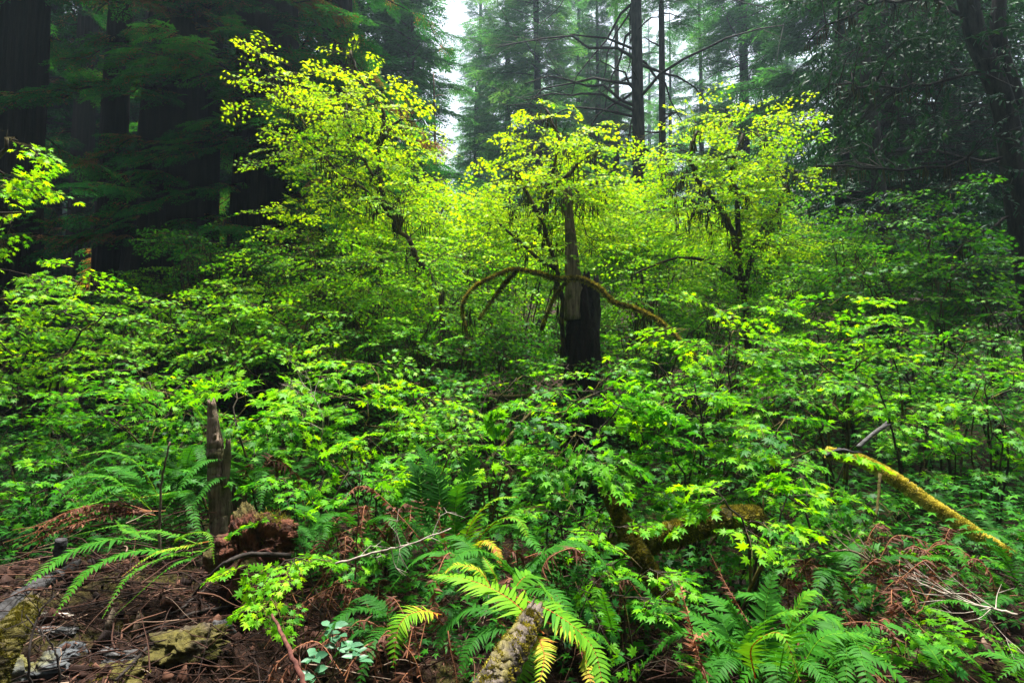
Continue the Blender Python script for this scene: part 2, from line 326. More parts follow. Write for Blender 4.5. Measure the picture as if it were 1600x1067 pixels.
DM = 2.8
def maple(label, Y, blobs, stems=None, base=None, dens=50, spray=.55, leaf=.085, tone=.5, shape=LEAF_MD, name='vine_maple',
          cat='maple shrub', group='vine maple thicket', lichen=0, stem_r=.022, deep=.8, twig=True, spread=.5, nauto=4, minr=.0025, elev=0.0):
    b0 = blobs[0]
    if Y > 4.3: leaf *= .86; dens *= 1.25
    An, Tn, Cn = [], [], []
    for b in blobs:
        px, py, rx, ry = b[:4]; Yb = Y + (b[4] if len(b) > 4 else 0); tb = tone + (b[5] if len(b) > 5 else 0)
        c = at(px, py, Yb); mx = rx * Yb / FPX; mz = ry * Yb / FPX; md = min(max(mx, mz) * deep, 1.6)
        n = max(3, int(DM * dens * 4.19 * mx * mz * md))
        u = rng.normal(0, 1, (n, 3)); u = nrm(u) * (rng.random((n, 1)) ** .40)
        p = c + u * np.array([mx, md, mz])
        g = ter(p[:, 0], p[:, 1]) + .12; ok = p[:, 2] > g
        p = p[ok]; u = u[ok]
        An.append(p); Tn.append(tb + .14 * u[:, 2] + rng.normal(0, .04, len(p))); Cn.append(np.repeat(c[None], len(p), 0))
    An = np.concatenate(An); Tn = np.concatenate(Tn); Cn = np.concatenate(Cn)
    if base is None:
        c = at(b0[0], b0[1], Y); base = np.array([c[0], Y + .15, 0])
    else: base = at(base[0], base[1], base[2] if len(base) > 2 else Y)
    base[2] = float(ter(base[0], base[1])) - .03
    root = empty(name, base, label, cat, group)
    wood, fol = Acc(), Acc()
    nodes, par, rads = [], [], []
    def add_stem(pts, r0, r1):
        q = spl(pts, max(6, int(np.linalg.norm(np.diff(pts, axis=0), axis=1).sum() / .15)))
        q[1:-1] += rng.normal(0, .012, (len(q) - 2, 3))
        tube(wood, q, np.linspace(r0, r1, len(q)), 7, rough=.1)
        for z in q[1:]: nodes.append(z); par.append(-1)
        return q
    stq = []
    if stems:
        for s in stems:
            r0 = s[0]; pts = P3([p if len(p) > 2 else (*p, Y) for p in s[1:]])
            if len(s[1]) == 2 and s is stems[0]: pts = np.vstack([base, pts])
            stq.append(add_stem(pts, r0, r0 * .45))
    else:
        for k in range(nauto):
            tgt = An[rng.integers(len(An))]; mid = (base + tgt) / 2 + np.array([*rng.normal(0, .12, 2), .25 * (tgt[2] - base[2])])
            add_stem(np.array([base + np.array([*rng.normal(0, .06, 2), 0]), mid, tgt]), stem_r * rng.uniform(.6, 1), stem_r * .3)
    nst = len(nodes); NN = np.zeros((nst + len(An), 3)); NN[:nst] = nodes; par = [-1] * nst; cnt = nst
    dist = np.min(np.linalg.norm(An[:, None] - NN[None, :nst:2], axis=2), axis=1)
    order = np.argsort(dist); kids = np.zeros(nst + len(An)); edges = []
    for i in order:
        d = np.linalg.norm(NN[:cnt] - An[i], axis=1) + .10 * np.maximum(0, NN[:cnt, 2] - An[i][2])
        j = int(np.argmin(d)); NN[cnt] = An[i]; par.append(j); edges.append((j, cnt, i)); cnt += 1
    for j, c, i in reversed(edges): kids[j] += kids[c] + 1
    DIRS = np.zeros_like(An)
    for j, c, i in edges:
        r1 = minr + .0010 * math.sqrt(kids[c]); r0 = minr + .0010 * math.sqrt(kids[c] + 1)
        A, B = NN[j], NN[c]; mid = (A + B) / 2 + np.array([0, 0, .06 * np.linalg.norm(B - A)]) + rng.normal(0, .02, 3)
        tube(wood, np.array([A, mid, B]), [r0, (r0 + r1) / 2, r1], 4, cap=False)
        d = nrm(B - A) + spread * nrm(An[i] - Cn[i]) + rng.normal(0, .35, 3); d[2] = d[2] * .25 - .12 + elev
        DIRS[i] = d
    L = spray * rng.uniform(.6, 1.15, len(An))
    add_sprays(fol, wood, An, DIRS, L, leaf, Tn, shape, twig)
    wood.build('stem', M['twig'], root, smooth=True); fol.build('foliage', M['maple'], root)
    if lichen:
        la = Acc(); src = []
        for q in stq: src.append(q)
        src = np.concatenate(src) if src else NN[:nst]
        cand = np.concatenate([src, NN[nst:cnt][kids[nst:cnt] > 6]]) if len(An) else src
        pick = cand[rng.integers(len(cand), size=lichen)] + rng.normal(0, .03, (lichen, 3))
        kk = 5; pick = np.repeat(pick, kk, 0) + rng.normal(0, .02, (lichen * kk, 3))
        D = np.tile([0, 0, -1.], (len(pick), 1)) + rng.normal(0, .12, (len(pick), 3))
        inst(la, BLADE, pick, D, rng.normal(0, 1, (len(pick), 3)), rng.uniform(.05, .24, len(pick)), rng.uniform(.006, .02, len(pick)), rng.random(len(pick)))
        la.build('hanging_moss', M['lichen'], root)
    return root

# ------------------------------------------------------------ conifers
def conifer_branch(kind):
    """unit-length branch template: blade pos, dir, normal ; twig lines"""
    P, D, L, W_, tw = [], [], [], [], []
    droop = {'fir': .22, 'redwood': .30}[kind]
    ax = lambda t: np.array([.04 * math.sin(4 * t + ph), t, .10 * t - droop * t * t])
    ph = random.random() * 6
    tw.append([ax(t) for t in np.linspace(0, 1, 6)])
    t = .14 if kind == 'fir' else .22; step = .045 if kind == 'fir' else .05
    while t < 1:
        for s in (-1, 1):
            if random.random() < .15: continue
            l = (.40 * (1 - t) ** .7 + .07) * random.uniform(.6, 1.15); an = s * R(random.uniform(40, 65)); b = ax(t)
            d = np.array([math.sin(an), math.cos(an), -.18])
            tw.append([b, b + d * l])
            for k in np.arange(.12, 1.02, .035 / max(l, .06)):
                for s2 in (-1, 1):
                    a2 = an + s2 * R(random.uniform(30, 55))
                    P.append(b + d * l * k + np.array([0, 0, -.05 * k * k])); D.append([math.sin(a2), math.cos(a2), random.uniform(-.5, .05)])
                    L.append(random.uniform(.04, .075) * (1.15 - .5 * k)); W_.append(.012)
        t += step * random.uniform(.7, 1.3)
    return np.array(P), np.array(D), np.array(L), np.array(W_), tw
def sprig_template():
    P, D, L, W_ = [], [], [], []
    t = .05
    while t < 1:
        for s in (-1, 1):
            l = (.42 * (1 - t) ** .6 + .06) * random.uniform(.7, 1.15); an = s * R(random.uniform(38, 60)); b = np.array([0, t, -.25 * t * t])
            d = np.array([math.sin(an), math.cos(an), -.22])
            for k in np.arange(.1, 1.02, .055 / max(l, .06)):
                for s2 in (-1, 1):
                    a2 = an + s2 * R(random.uniform(35, 55)); P.append(b + d * l * k); D.append([math.sin(a2), math.cos(a2), random.uniform(-.3, 0)])
                    L.append(.075 * (1.1 - .4 * k)); W_.append(.030)
        t += .085
    return np.array(P), np.array(D), np.array(L), np.array(W_)
SG = [sprig_template() for _ in range(4)]
def add_redwood(fol, wood, O, YAW, PIT, L, tone, browns, keepf, sl=.50):
    for i in range(len(O)):
        h = np.array([math.sin(YAW[i]), math.cos(YAW[i]), 0]); t = np.linspace(0, 1, 8)[:, None]
        q = O[i] + h * L[i] * t + np.array([0, 0, 1.]) * L[i] * (math.sin(PIT[i]) * t - .30 * t * t); q[1:] += rng.normal(0, .03 * L[i], (7, 3))
        tube(wood, q, np.linspace(.011, .003, 8) * L[i], 4, cap=False)
        m_ = int(12 * L[i]); brn = rng.random() < browns * .5
        for k in range(m_):
            u = rng.uniform(.25, 1); b = np.array([np.interp(u, t[:, 0], q[:, c]) for c in range(3)])
            sd = rng.choice([-1, 1]); yw = YAW[i] + sd * rng.uniform(.2, 1.1) * (1.1 - .5 * u); l = sl * rng.uniform(.6, 1.25)
            y = nrm(np.array([math.sin(yw), math.cos(yw), -rng.uniform(.05, .55)])); x = nrm(np.cross(y, np.array([0, 0, 1.]) + rng.normal(0, .25, 3))); Rm = np.stack([x, y, np.cross(x, y)])
            P, D, LL, WW = SG[rng.integers(4)]; kp = rng.random(len(P)) < keepf * .55; n = kp.sum()
            tn = np.clip(tone[i] + rng.normal(0, .10) + rng.normal(0, .10, n), 0, .8)
            inner = (P[kp][:, 1] + rng.normal(0, .15, n)) < (.75 if brn and rng.random() < .7 else browns * .45); tn[inner] = rng.uniform(.82, 1, inner.sum())
            inst(fol, BLADE, b + P[kp] * l @ Rm, D[kp] @ Rm, Rm[2] + rng.normal(0, .3, (n, 3)), LL[kp] * l * 1.7, WW[kp] * l * rng.uniform(.6, 1.2, n), tn)
            tube(wood, np.array([b, b + y * l * .9]), [.004, .0015], 3, cap=False)
BR = {k: [conifer_branch(k) for _ in range(5)] for k in ('fir', 'redwood')}
def add_branches(fol, wood, O, YAW, PIT, L, kind, tone, lw=1.0, keepf=1.0, browns=0.0, wr=.010, sub=True):
    for i in range(len(O)):
        P, D, LL, WW, tw = BR[kind][rng.integers(5)]
        cy, sy = math.sin(YAW[i]), math.cos(YAW[i])
        y = np.array([cy * math.cos(PIT[i]), sy * math.cos(PIT[i]), math.sin(PIT[i])])
        x = nrm(np.cross(y, [rng.normal(0, .12), rng.normal(0, .12), 1.])); z = np.cross(x, y)
        Rm = np.stack([x, y, z]); kp = rng.random(len(P)) < keepf
        P_, D_ = P[kp], D[kp]; k = len(P_)
        t = np.clip(tone[i] + rng.normal(0, .12, k), 0, .8)
        if browns: 
            bz = (np.sin(P_[:, 1] * 9 + i) + np.sin(P_[:, 0] * 11 + 2 * i) * .8 + rng.normal(0, .4, k)) > 2.0 - browns * 3
            t[bz] = rng.uniform(.84, 1, bz.sum())
        inst(fol, BLADE, O[i] + P_ * L[i] @ Rm, D_ @ Rm, z + rng.normal(0, .4, (k, 3)), LL[kp] * L[i] * lw, WW[kp] * L[i] * lw * rng.uniform(.7, 1.4, k), t)
        tube(wood, O[i] + np.array(tw[0]) * L[i] @ Rm, np.linspace(wr, wr * .25, 6) * L[i], 4, cap=False)
        if sub:
            for q in tw[1:]: tube(wood, O[i] + np.array(q) * L[i] @ Rm, np.array([.25, .1]) * wr * L[i], 3, cap=False)
NBM, LWM = 1.7, 1.35
def conifer(label, x, y, H, r, kind='fir', lean=(0, 0), zb=.2, nb=90, Lmax=2.6, tone=.5, dead=0, bark='firbark', name='fir_tree', cat='conifer', group=None,
            lw=1.0, keepf=1.0, browns=0, fl=.06, flk=8, sides=20, zmax=None, bottom_flare=1.25, yawc=None, dead_z=(.1, .5), top_short=True, noden=False, sub=True, deadL=1.0):
    g = float(ter(x, y)) - .1; base = np.array([x, y, g]); nb = int(nb * NBM); lw *= LWM
    root = empty(name, base, label, cat, group)
    n = 26; t = np.linspace(0, 1, n) ** 1.3
    pts = base + np.stack([lean[0] * t + .012 * H * .3 * np.sin(t * 5 + x), lean[1] * t, t * H], 1)
    rad = r * (1 - .88 * t) * (1 + (bottom_flare - 1) * np.exp(-t * H / (r * 4 + .2)))
    tk = Acc(); tube(tk, pts, rad, sides, fl=fl, flk=flk, rough=.02)
    axis = lambda z: np.array([np.interp(z, pts[:, 2], pts[:, 0]), np.interp(z, pts[:, 2], pts[:, 1]), z])
    fol, wood = Acc(), Acc()
    zs = g + H * rng.uniform(zb, (zmax or .98), nb); zs.sort()
    frac = (zs - g) / H
    O = np.array([axis(z) for z in zs]); Lb = Lmax * np.clip((1.02 - frac) ** .65, .12, 1) * rng.uniform(.6, 1.1, nb)
    yaw = rng.uniform(0, 6.283, nb) if yawc is None else rng.normal(yawc[0], yawc[1], nb)
    pit = rng.uniform(-.35, .12, nb) + .35 * frac
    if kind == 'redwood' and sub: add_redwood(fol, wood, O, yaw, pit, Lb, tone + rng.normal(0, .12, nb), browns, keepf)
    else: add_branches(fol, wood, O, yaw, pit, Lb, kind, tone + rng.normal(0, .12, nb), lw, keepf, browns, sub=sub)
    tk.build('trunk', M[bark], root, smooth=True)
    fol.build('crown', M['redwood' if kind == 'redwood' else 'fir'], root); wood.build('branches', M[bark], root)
    if dead:
        da = Acc()
        for k in range(dead):
            z = g + H * rng.uniform(*dead_z); o = axis(z); yw = rng.uniform(0, 6.28); l = deadL * rng.uniform(.6, 2.2) * (Lmax / 3)
            d = np.array([math.sin(yw), math.cos(yw), rng.uniform(-.25, .2)])
            q = spl([o, o + d * l * .5 + [0, 0, .06 * l], o + d * l - [0, 0, .10 * l]], 7); q[1:-1] += rng.normal(0, .02 * l, (5, 3))
            tube(da, q, np.linspace(.034, .008, 7) * (.6 + .2 * l), 5, cap=False)
            for j in range(rng.integers(4, 10)):
                b = q[rng.integers(2, 7)]; e = nrm(d + rng.normal(0, .7, 3) - [0, 0, .2]) * l * rng.uniform(.15, .4)
                tube(da, np.array([b, b + e * .5 + rng.normal(0, .02, 3), b + e]), [.008, .006, .003], 3, cap=False)
        da.build('dead_branches', M[bark], root)
    return root

def xpos(px, Y): return (px - 800) / FPX * Y
# --- left redwoods
def redwood(label, px, Y, w, H, nb, Lmax, zb, browns=.25, tone=.35, zmax=.5, lean=(0, 0), group='big redwoods on the left', seedyaw=None, keepf=1, lw=1):
    return conifer(label, xpos(px, Y), Y, H, w / 2, 'redwood', lean, zb, nb, Lmax, tone, bark='redbark', name='redwood_tree', cat='redwood', group=group,
                   browns=browns, fl=.16, flk=16, sides=72, zmax=zmax, bottom_flare=1.5, yawc=seedyaw, keepf=keepf, lw=lw)
redwood('very dark broad redwood trunk cut off by the left edge of the photo', 22, 9.5, .80, 40, 26, 2.4, .11, browns=.3, zmax=.42, tone=.5)
redwood('slim straight dark redwood trunk, second from the left edge', 172, 11.0, .50, 36, 8, 1.8, .26, zmax=.45, tone=.4)
redwood('massive furrowed redwood trunk with flaring base behind the low leafy bough', 268, 11, 1.35, 45, 48, 3.0, .075, browns=.45, zmax=.40, tone=.55, seedyaw=(2.9, 1.1))
redwood('redwood with drooping brown-flecked sprays standing behind the tall yellow maple', 398, 11.5, 1.25, 45, 75, 3.6, .075, browns=.5, zmax=.42, tone=.6, seedyaw=(2.7, 1.2))
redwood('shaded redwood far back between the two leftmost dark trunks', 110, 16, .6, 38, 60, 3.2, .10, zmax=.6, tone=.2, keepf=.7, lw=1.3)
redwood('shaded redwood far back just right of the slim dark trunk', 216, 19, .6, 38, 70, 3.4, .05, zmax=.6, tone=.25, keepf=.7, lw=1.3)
redwood('reddish-boughed redwood leaning its branches over the sky gap', 520, 13, .8, 40, 70, 3.3, .10, browns=.4, zmax=.6, tone=.55, keepf=.9)
for i, (x_, y_, s_) in enumerate([(-9, -4, 1), (-4.5, -9, 1.05), (1, -10, .95), (6, -8, 1.1), (10, -3, 1), (-13, 3, 1.1), (13, 4, 1), (-7, -15, 1.1), (4, -16, 1.1), (-15, -9, 1), (15, -10, 1)]):  # unseen trees added behind the camera to darken the frontal ambient light
    if i == 0: bt = conifer('dense unseen redwood added behind the viewer to cut frontal sky light', x_, y_, 30, .5, 'redwood', (0, 0), .04, 80, 4.2, .3, bark='redbark', name='redwood_tree', cat='redwood', group='unseen redwoods added behind the viewer', lw=1.6, keepf=.5, sub=False)
    else:
        o = copy_tree(bt); o.location = (x_, y_, float(ter(x_, y_)) - .1); o.rotation_euler = (0, 0, i * 1.7); o.scale = (s_, s_, s_)
for i, (px_, y_) in enumerate([(60, 21), (150, 24), (250, 22), (340, 21), (440, 20), (540, 22), (-60, 20), (200, 30), (420, 30), (600, 31)]):
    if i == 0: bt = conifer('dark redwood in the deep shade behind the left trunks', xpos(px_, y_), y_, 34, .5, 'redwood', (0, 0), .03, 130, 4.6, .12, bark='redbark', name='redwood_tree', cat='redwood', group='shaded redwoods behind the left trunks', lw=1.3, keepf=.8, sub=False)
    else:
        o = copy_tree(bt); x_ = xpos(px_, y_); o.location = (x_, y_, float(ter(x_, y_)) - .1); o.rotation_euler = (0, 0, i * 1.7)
for i, (x_, y_, s_) in enumerate([(-3.2, -1.6, 1), (2.6, -2.2, 1), (-6.6, 2.4, 1), (8.6, .8, 1.05)]):  # out-of-frame crowns added overhead to throw shade on the foreground
    if i == 0: ct = conifer('tall unseen redwood added beside the viewer, its high crown shading the foreground', x_, y_, 28, .35, 'redwood', (0, 0), .34, 60, 3.6, .3, bark='redbark', name='redwood_tree', cat='redwood', group='unseen shading redwoods added beside the viewer', lw=1.5, keepf=.45, sub=False)
    else:
        o = copy_tree(ct); o.location = (x_, y_, float(ter(x_, y_)) - .1); o.rotation_euler = (0, 0, i * 1.7); o.scale = (s_, s_, s_)
# --- mid firs
conifer('bare-stemmed dark fir with dead branches, tallest pole right of centre', xpos(1012, 15), 15, 30, .20, 'fir', (-.3, 0), .36, 60, 2.4, .45, dead=46, dead_z=(.12, .45), name='fir_tree', zmax=.95, group=None, deadL=2.4)
conifer('thinner grey-brown fir pole just behind the tallest bare pole', xpos(1042, 18), 18, 26, .15, 'fir', (-.2, 0), .40, 50, 2.4, .4, dead=14, dead_z=(.2, .5), bark='firbark')
conifer('pale brown dead pole left of centre, beside the bright sky gap', xpos(682, 16), 16, 9.0, .11, 'fir', (-.15, 0), .55, 4, .8, .3, dead=26, dead_z=(.2, .95), bark='palebark', name='dead_fir', cat='dead tree')
conifer('feathery green fir with full crown in front of the mist, centre', xpos(840, 25), 25, 34, .22, 'fir', (0, 0), .20, 150, 3.8, .6, dead=6)
conifer('dense blue-green fir left of the central fir', xpos(748, 46), 46, 38, .28, 'fir', (0, 0), .22, 130, 3.4, .45, dead=6)
conifer('grey-green fir with visible trunk right of the bare poles', xpos(1176, 23), 23, 34, .24, 'fir', (0, 0), .25, 150, 3.8, .55, dead=8)
conifer('wide fir with lichened boughs reaching left of the bare pole', xpos(935, 27), 27, 20, .2, 'fir', (0, 0), .18, 110, 3.2, .6, dead=6)
conifer('misty fir with a thin visible stem, between the sky gap and the central fir', xpos(790, 32), 32, 34, .24, 'fir', (0, 0), .12, 130, 4.0, .6)
conifer('misty fir filling the view just left of the tallest bare pole', xpos(905, 36), 36, 30, .24, 'fir', (0, 0), .10, 130, 4.0, .6)
conifer('dark green fir low behind the thicket, left of the dead pole', xpos(640, 20), 20, 22, .22, 'fir', (0, 0), .15, 130, 3.2, .35)
conifer('fir between the bare poles and the grey-green fir', xpos(1100, 34), 34, 30, .2, 'fir', (0, 0), .18, 120, 3.4, .5)
conifer('dark fir behind the leaning tanoak, upper right', xpos(1330, 17), 17, 30, .25, 'fir', (0, 0), .12, 170, 3.8, .25)
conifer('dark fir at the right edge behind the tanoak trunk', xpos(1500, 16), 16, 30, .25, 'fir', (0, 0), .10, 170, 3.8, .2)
conifer('pale-trunked slender fir seen through the gap right of the charred snag', xpos(965, 27), 27, 26, .2, 'fir', (0, 0), .3, 80, 3.0, .6, bark='palebark')
# --- far hillside wood: shared meshes
protos = [conifer('hazy conifer far back on the misty slope', 0, 60, 30, .35, 'fir', (0, 0), .12, 110, 4.6, .5, name='distant_conifer', cat='conifer', group='far conifers on the misty slope', lw=1.5, keepf=.5, sides=8, sub=False),
          conifer('hazy conifer far back on the misty slope', 8, 60, 26, .3, 'fir', (0, 0), .08, 100, 4.2, .6, name='distant_conifer', cat='conifer', group='far conifers on the misty slope', lw=1.5, keepf=.5, sides=8, sub=False),
          conifer('hazy conifer far back on the misty slope', -9, 60, 34, .4, 'fir', (0, 0), .15, 120, 4.8, .45, name='distant_conifer', cat='conifer', group='far conifers on the misty slope', lw=1.5, keepf=.5, sides=8, sub=False)]
k = 0
for Yf, n_ in ((36, 10), (46, 14), (62, 18), (84, 22), (112, 24), (145, 28)):
    for i in range(n_):
        px = -60 + 1720 * (i + rng.uniform(.15, .85)) / n_
        if Yf < 140 and (674 < px < 706 or 920 < px < 940): continue
        yy = Yf + rng.uniform(-4, 4); xx = xpos(px, yy)
        if k < 3: o = protos[k]
        else: o = copy_tree(protos[k % 3])
        k += 1
        s = rng.uniform(.7, 1.0) * (.8 if Yf < 60 else 1)
        o.location = (xx, yy, float(ter(xx, yy)) - .2); o.rotation_euler = (0, 0, rng.uniform(0, 6.28)); o.scale = (s, s, s)

# --- tanoak on the right
def tanoak(label, Y, stems, blobs, dens, tone, limbs=(), name='tanoak_tree', leaf=.10, lichen=40, group=None):
    pts0 = P3([p if len(p) > 2 else (*p, Y) for p in stems[0][1]]); base = pts0[0].copy(); base[2] = float(ter(base[0], base[1])) - .1
    root = empty(name, base, label, 'tree', group); tk, wood, fol, la = Acc(), Acc(), Acc(), Acc()
    for j, (r0, r1, st) in enumerate([(s[0][0], s[0][1], s[1]) for s in stems]):
        q = P3([p if len(p) > 2 else (*p, Y) for p in st])
        if j == 0: q = np.vstack([base, q[1:]])
        q = spl(q, 30); tube(tk, q, np.linspace(r0, r1, 30), 20, fl=.12, flk=6, rough=.03)
        if j == 0: main = q
    nodes = list(main[6:]); 
    for (r0, st) in limbs:
        q = spl(P3([p if len(p) > 2 else (*p, Y) for p in st]), 14); q[1:] += rng.normal(0, .03, (13, 3)); tube(tk, q, np.linspace(r0, r0 * .3, 14), 6)
        nodes += list(q[3:])
    nodes = np.array(nodes)
    for b in blobs:
        px, py, rx, ry = b[:4]; Yb = Y + (b[4] if len(b) > 4 else 0); c = at(px, py, Yb); mx, mz = rx * Yb / FPX, ry * Yb / FPX; md = min(max(mx, mz) * .8, 2)
        n = int(dens * 4.19 * mx * mz * md); u = nrm(rng.normal(0, 1, (n, 3))) * rng.random((n, 1)) ** .4; p = c + u * [mx, md, mz]
        for q in p:
            d = np.linalg.norm(nodes - q, axis=1); j = int(np.argmin(d)); 
            A = nodes[j]
            if rng.random() < .35: tube(wood, np.array([A, (A + q) / 2 + [0, 0, .1], q]), [.012, .008, .005], 4, cap=False)
            dd = nrm(q - A) + rng.normal(0, .4, 3); dd[2] = dd[2] * .3 - .25; dd = nrm(dd)
            l = rng.uniform(.3, .7); m_ = 15; t = np.linspace(.1, 1, m_)[:, None]; az = rng.uniform(0, 6.28, m_)
            pos = q + dd * l * t + np.array([0, 0, -.12]) * t * t
            side = np.stack([np.cos(az), np.sin(az), np.full(m_, -.35)], 1)
            inst(fol, OVAL, pos, side * .8 + dd * .7, np.array([0, 0, 1.]) + rng.normal(0, .4, (m_, 3)), leaf * rng.uniform(.6, 1.15, m_), leaf * .38 * rng.uniform(.7, 1.1, m_), np.clip(tone + rng.normal(0, .2, m_), 0, 1))
            tube(wood, np.array([q, q + dd * l * .5 - [0, 0, .03], q + dd * l - [0, 0, .12]]), [.005, .003, .002], 3, cap=False)
    tk.build('trunk', M['firbark'], root, smooth=True); wood.build('branches', M['firbark'], root); fol.build('crown', M['oak'], root)
    if lichen:
        pick = np.repeat(nodes[rng.integers(len(nodes), size=lichen)], 6, 0) + rng.normal(0, .03, (lichen * 6, 3))
        inst(la, BLADE, pick, np.array([0, 0, -1.]) + rng.normal(0, .1, (len(pick), 3)), rng.normal(0, 1, (len(pick), 3)), rng.uniform(.08, .3, len(pick)), rng.uniform(.008, .02, len(pick)), rng.random(len(pick)))
        la.build('hanging_moss', M['lichen'], root)
    return root
tanoak('dark leaning tanoak with stout crooked trunk at the right edge', 8.0,
       [((.18, .09), [(1640, 640), (1610, 440), (1588, 300), (1566, 160), (1520, 40), (1495, -120), (1470, -400)]), ((.12, .05), [(1590, 170), (1560, 60), (1570, -60), (1600, -200)])],
       [(1480, 40, 130, 90), (1330, 90, 90, 90), (1400, 190, 120, 60, .5), (1310, 220, 70, 90, 1), (1560, 120, 60, 100, -.5), (1470, -120, 260, 90), (1530, 260, 70, 60), (1300, -30, 70, 60, 0), (1560, 380, 60, 50, .3)],
       27, .4, limbs=[(.032, [(1560, 100), (1470, 130), (1370, 135), (1300, 130)]), (.032, [(1520, 30), (1440, 0), (1340, 20), (1260, 60)]),
                        (.028, [(1585, 240), (1500, 255), (1400, 265), (1300, 262), (1240, 268)]), (.026, [(1600, 330), (1540, 360), (1490, 395), (1440, 400)])], lichen=90)
tanoak('darker background tanoak left of the leaning trunk, filling the shade', 11.5,
       [((.16, .08), [(1385, 520), (1380, 400), (1370, 250), (1350, 80), (1340, -100)])],
       [(1330, 330, 110, 80), (1420, 340, 110, 70), (1530, 420, 90, 70), (1370, 140, 120, 120, 1), (1500, 220, 120, 90, 1), (1300, 250, 50, 80), (1560, 200, 80, 120, 1), (1450, 60, 160, 90, 1)], 17, .3, lichen=60, leaf=.13)

# ------------------------------------------------------------ the three tall bright maples
maple('tallest yellow-green vine maple, left of centre, topped by a thin leading shoot', 6.8,
      [(550, 95, 24, 34, 0, .1), (440, 120, 55, 32, 0, .05), (400, 155, 36, 18, -.2, .05), (540, 150, 75, 42, 0, .1), (600, 200, 80, 45, 0, .05), (500, 195, 60, 38), (455, 245, 45, 28), (540, 255, 80, 40), (630, 255, 50, 32),
       (590, 320, 85, 42, .2), (480, 330, 50, 26, .2), (660, 340, 60, 40, .2), (640, 400, 55, 36, -.5, -.1), (600, 300, 45, 30, -.5, -.05)],
      stems=[(.036, (690, 480), (650, 400), (620, 345), (598, 300), (592, 230), (600, 180), (560, 120), (548, 80)), (.02, (620, 345), (575, 300), (520, 260), (450, 150), (420, 130)), (.022, (592, 230), (620, 190), (650, 190)), (.02, (598, 300), (560, 230), (540, 160))],
      base=(700, 560), dens=34, spray=.46, leaf=.070, tone=.80, lichen=110, cat='vine maple', group='tall bright vine maples', elev=.06)
maple('round-topped yellow-green vine maple rising in the very centre over the charred snag', 6.6,
      [(850, 165, 24, 26, 0, .1), (860, 215, 62, 32, 0, .1), (830, 265, 60, 30, 0, .05), (910, 245, 62, 36), (870, 310, 100, 36), (800, 330, 55, 36, .1), (930, 330, 50, 36, .2), (850, 370, 110, 30, .3), (820, 400, 50, 26, -.4, -.1), (870, 290, 40, 26, -.5, -.05), (930, 385, 50, 26, -.3, -.08)],
      stems=[(.032, (880, 500), (868, 420), (852, 350), (858, 290), (872, 220), (852, 170)), (.03, (852, 350), (820, 300), (805, 260)), (.028, (862, 300), (900, 260), (935, 230)), (.03, (868, 420), (835, 400), (780, 350))],
      base=(900, 570), dens=44, spray=.46, leaf=.070, tone=.80, lichen=120, cat='vine maple', group='tall bright vine maples', elev=.04)
maple('open-limbed yellow-green vine maple right of centre with mossy forked stems', 7.2,
      [(1110, 190, 60, 26, 0, .05), (1180, 200, 60, 34, 0, .05), (1220, 195, 32, 22, -.2), (1080, 250, 60, 32), (1150, 265, 65, 36), (1200, 290, 55, 36), (1040, 280, 55, 34, .2), (1110, 340, 110, 40, .2), (1180, 380, 75, 36, .3), (1000, 205, 40, 16, -.3), (1130, 300, 45, 28, -.5, -.05), (1180, 410, 55, 26, -.5, -.15), (1090, 420, 50, 22, -.4, -.12)],
      stems=[(.042, (1162, 450), (1140, 360), (1125, 325), (1098, 290), (1078, 240), (1090, 205)), (.035, (1155, 400), (1150, 300), (1142, 270), (1160, 210)), (.035, (1165, 440), (1190, 360), (1215, 330), (1230, 290)), (.026, (1160, 440), (1120, 415), (1070, 402), (1020, 415), (990, 430))],
      base=(1170, 540), dens=42, spray=.46, leaf=.070, tone=.76, lichen=160, cat='vine maple', group='tall bright vine maples', elev=.04)
maple('bright maple bough entering from the left edge high against the dark trunks', 4.2,
      [(5, 215, 40, 14), (18, 330, 38, 24), (-10, 270, 30, 18), (-70, 300, 50, 80)], stems=[(.03, (-120, 520), (-80, 380), (-30, 300), (10, 215)), (.015, (-60, 350), (-10, 335), (40, 332))],
      base=(-130, 640), dens=40, spray=.42, leaf=.075, tone=.68, cat='vine maple', group='tall bright vine maples')

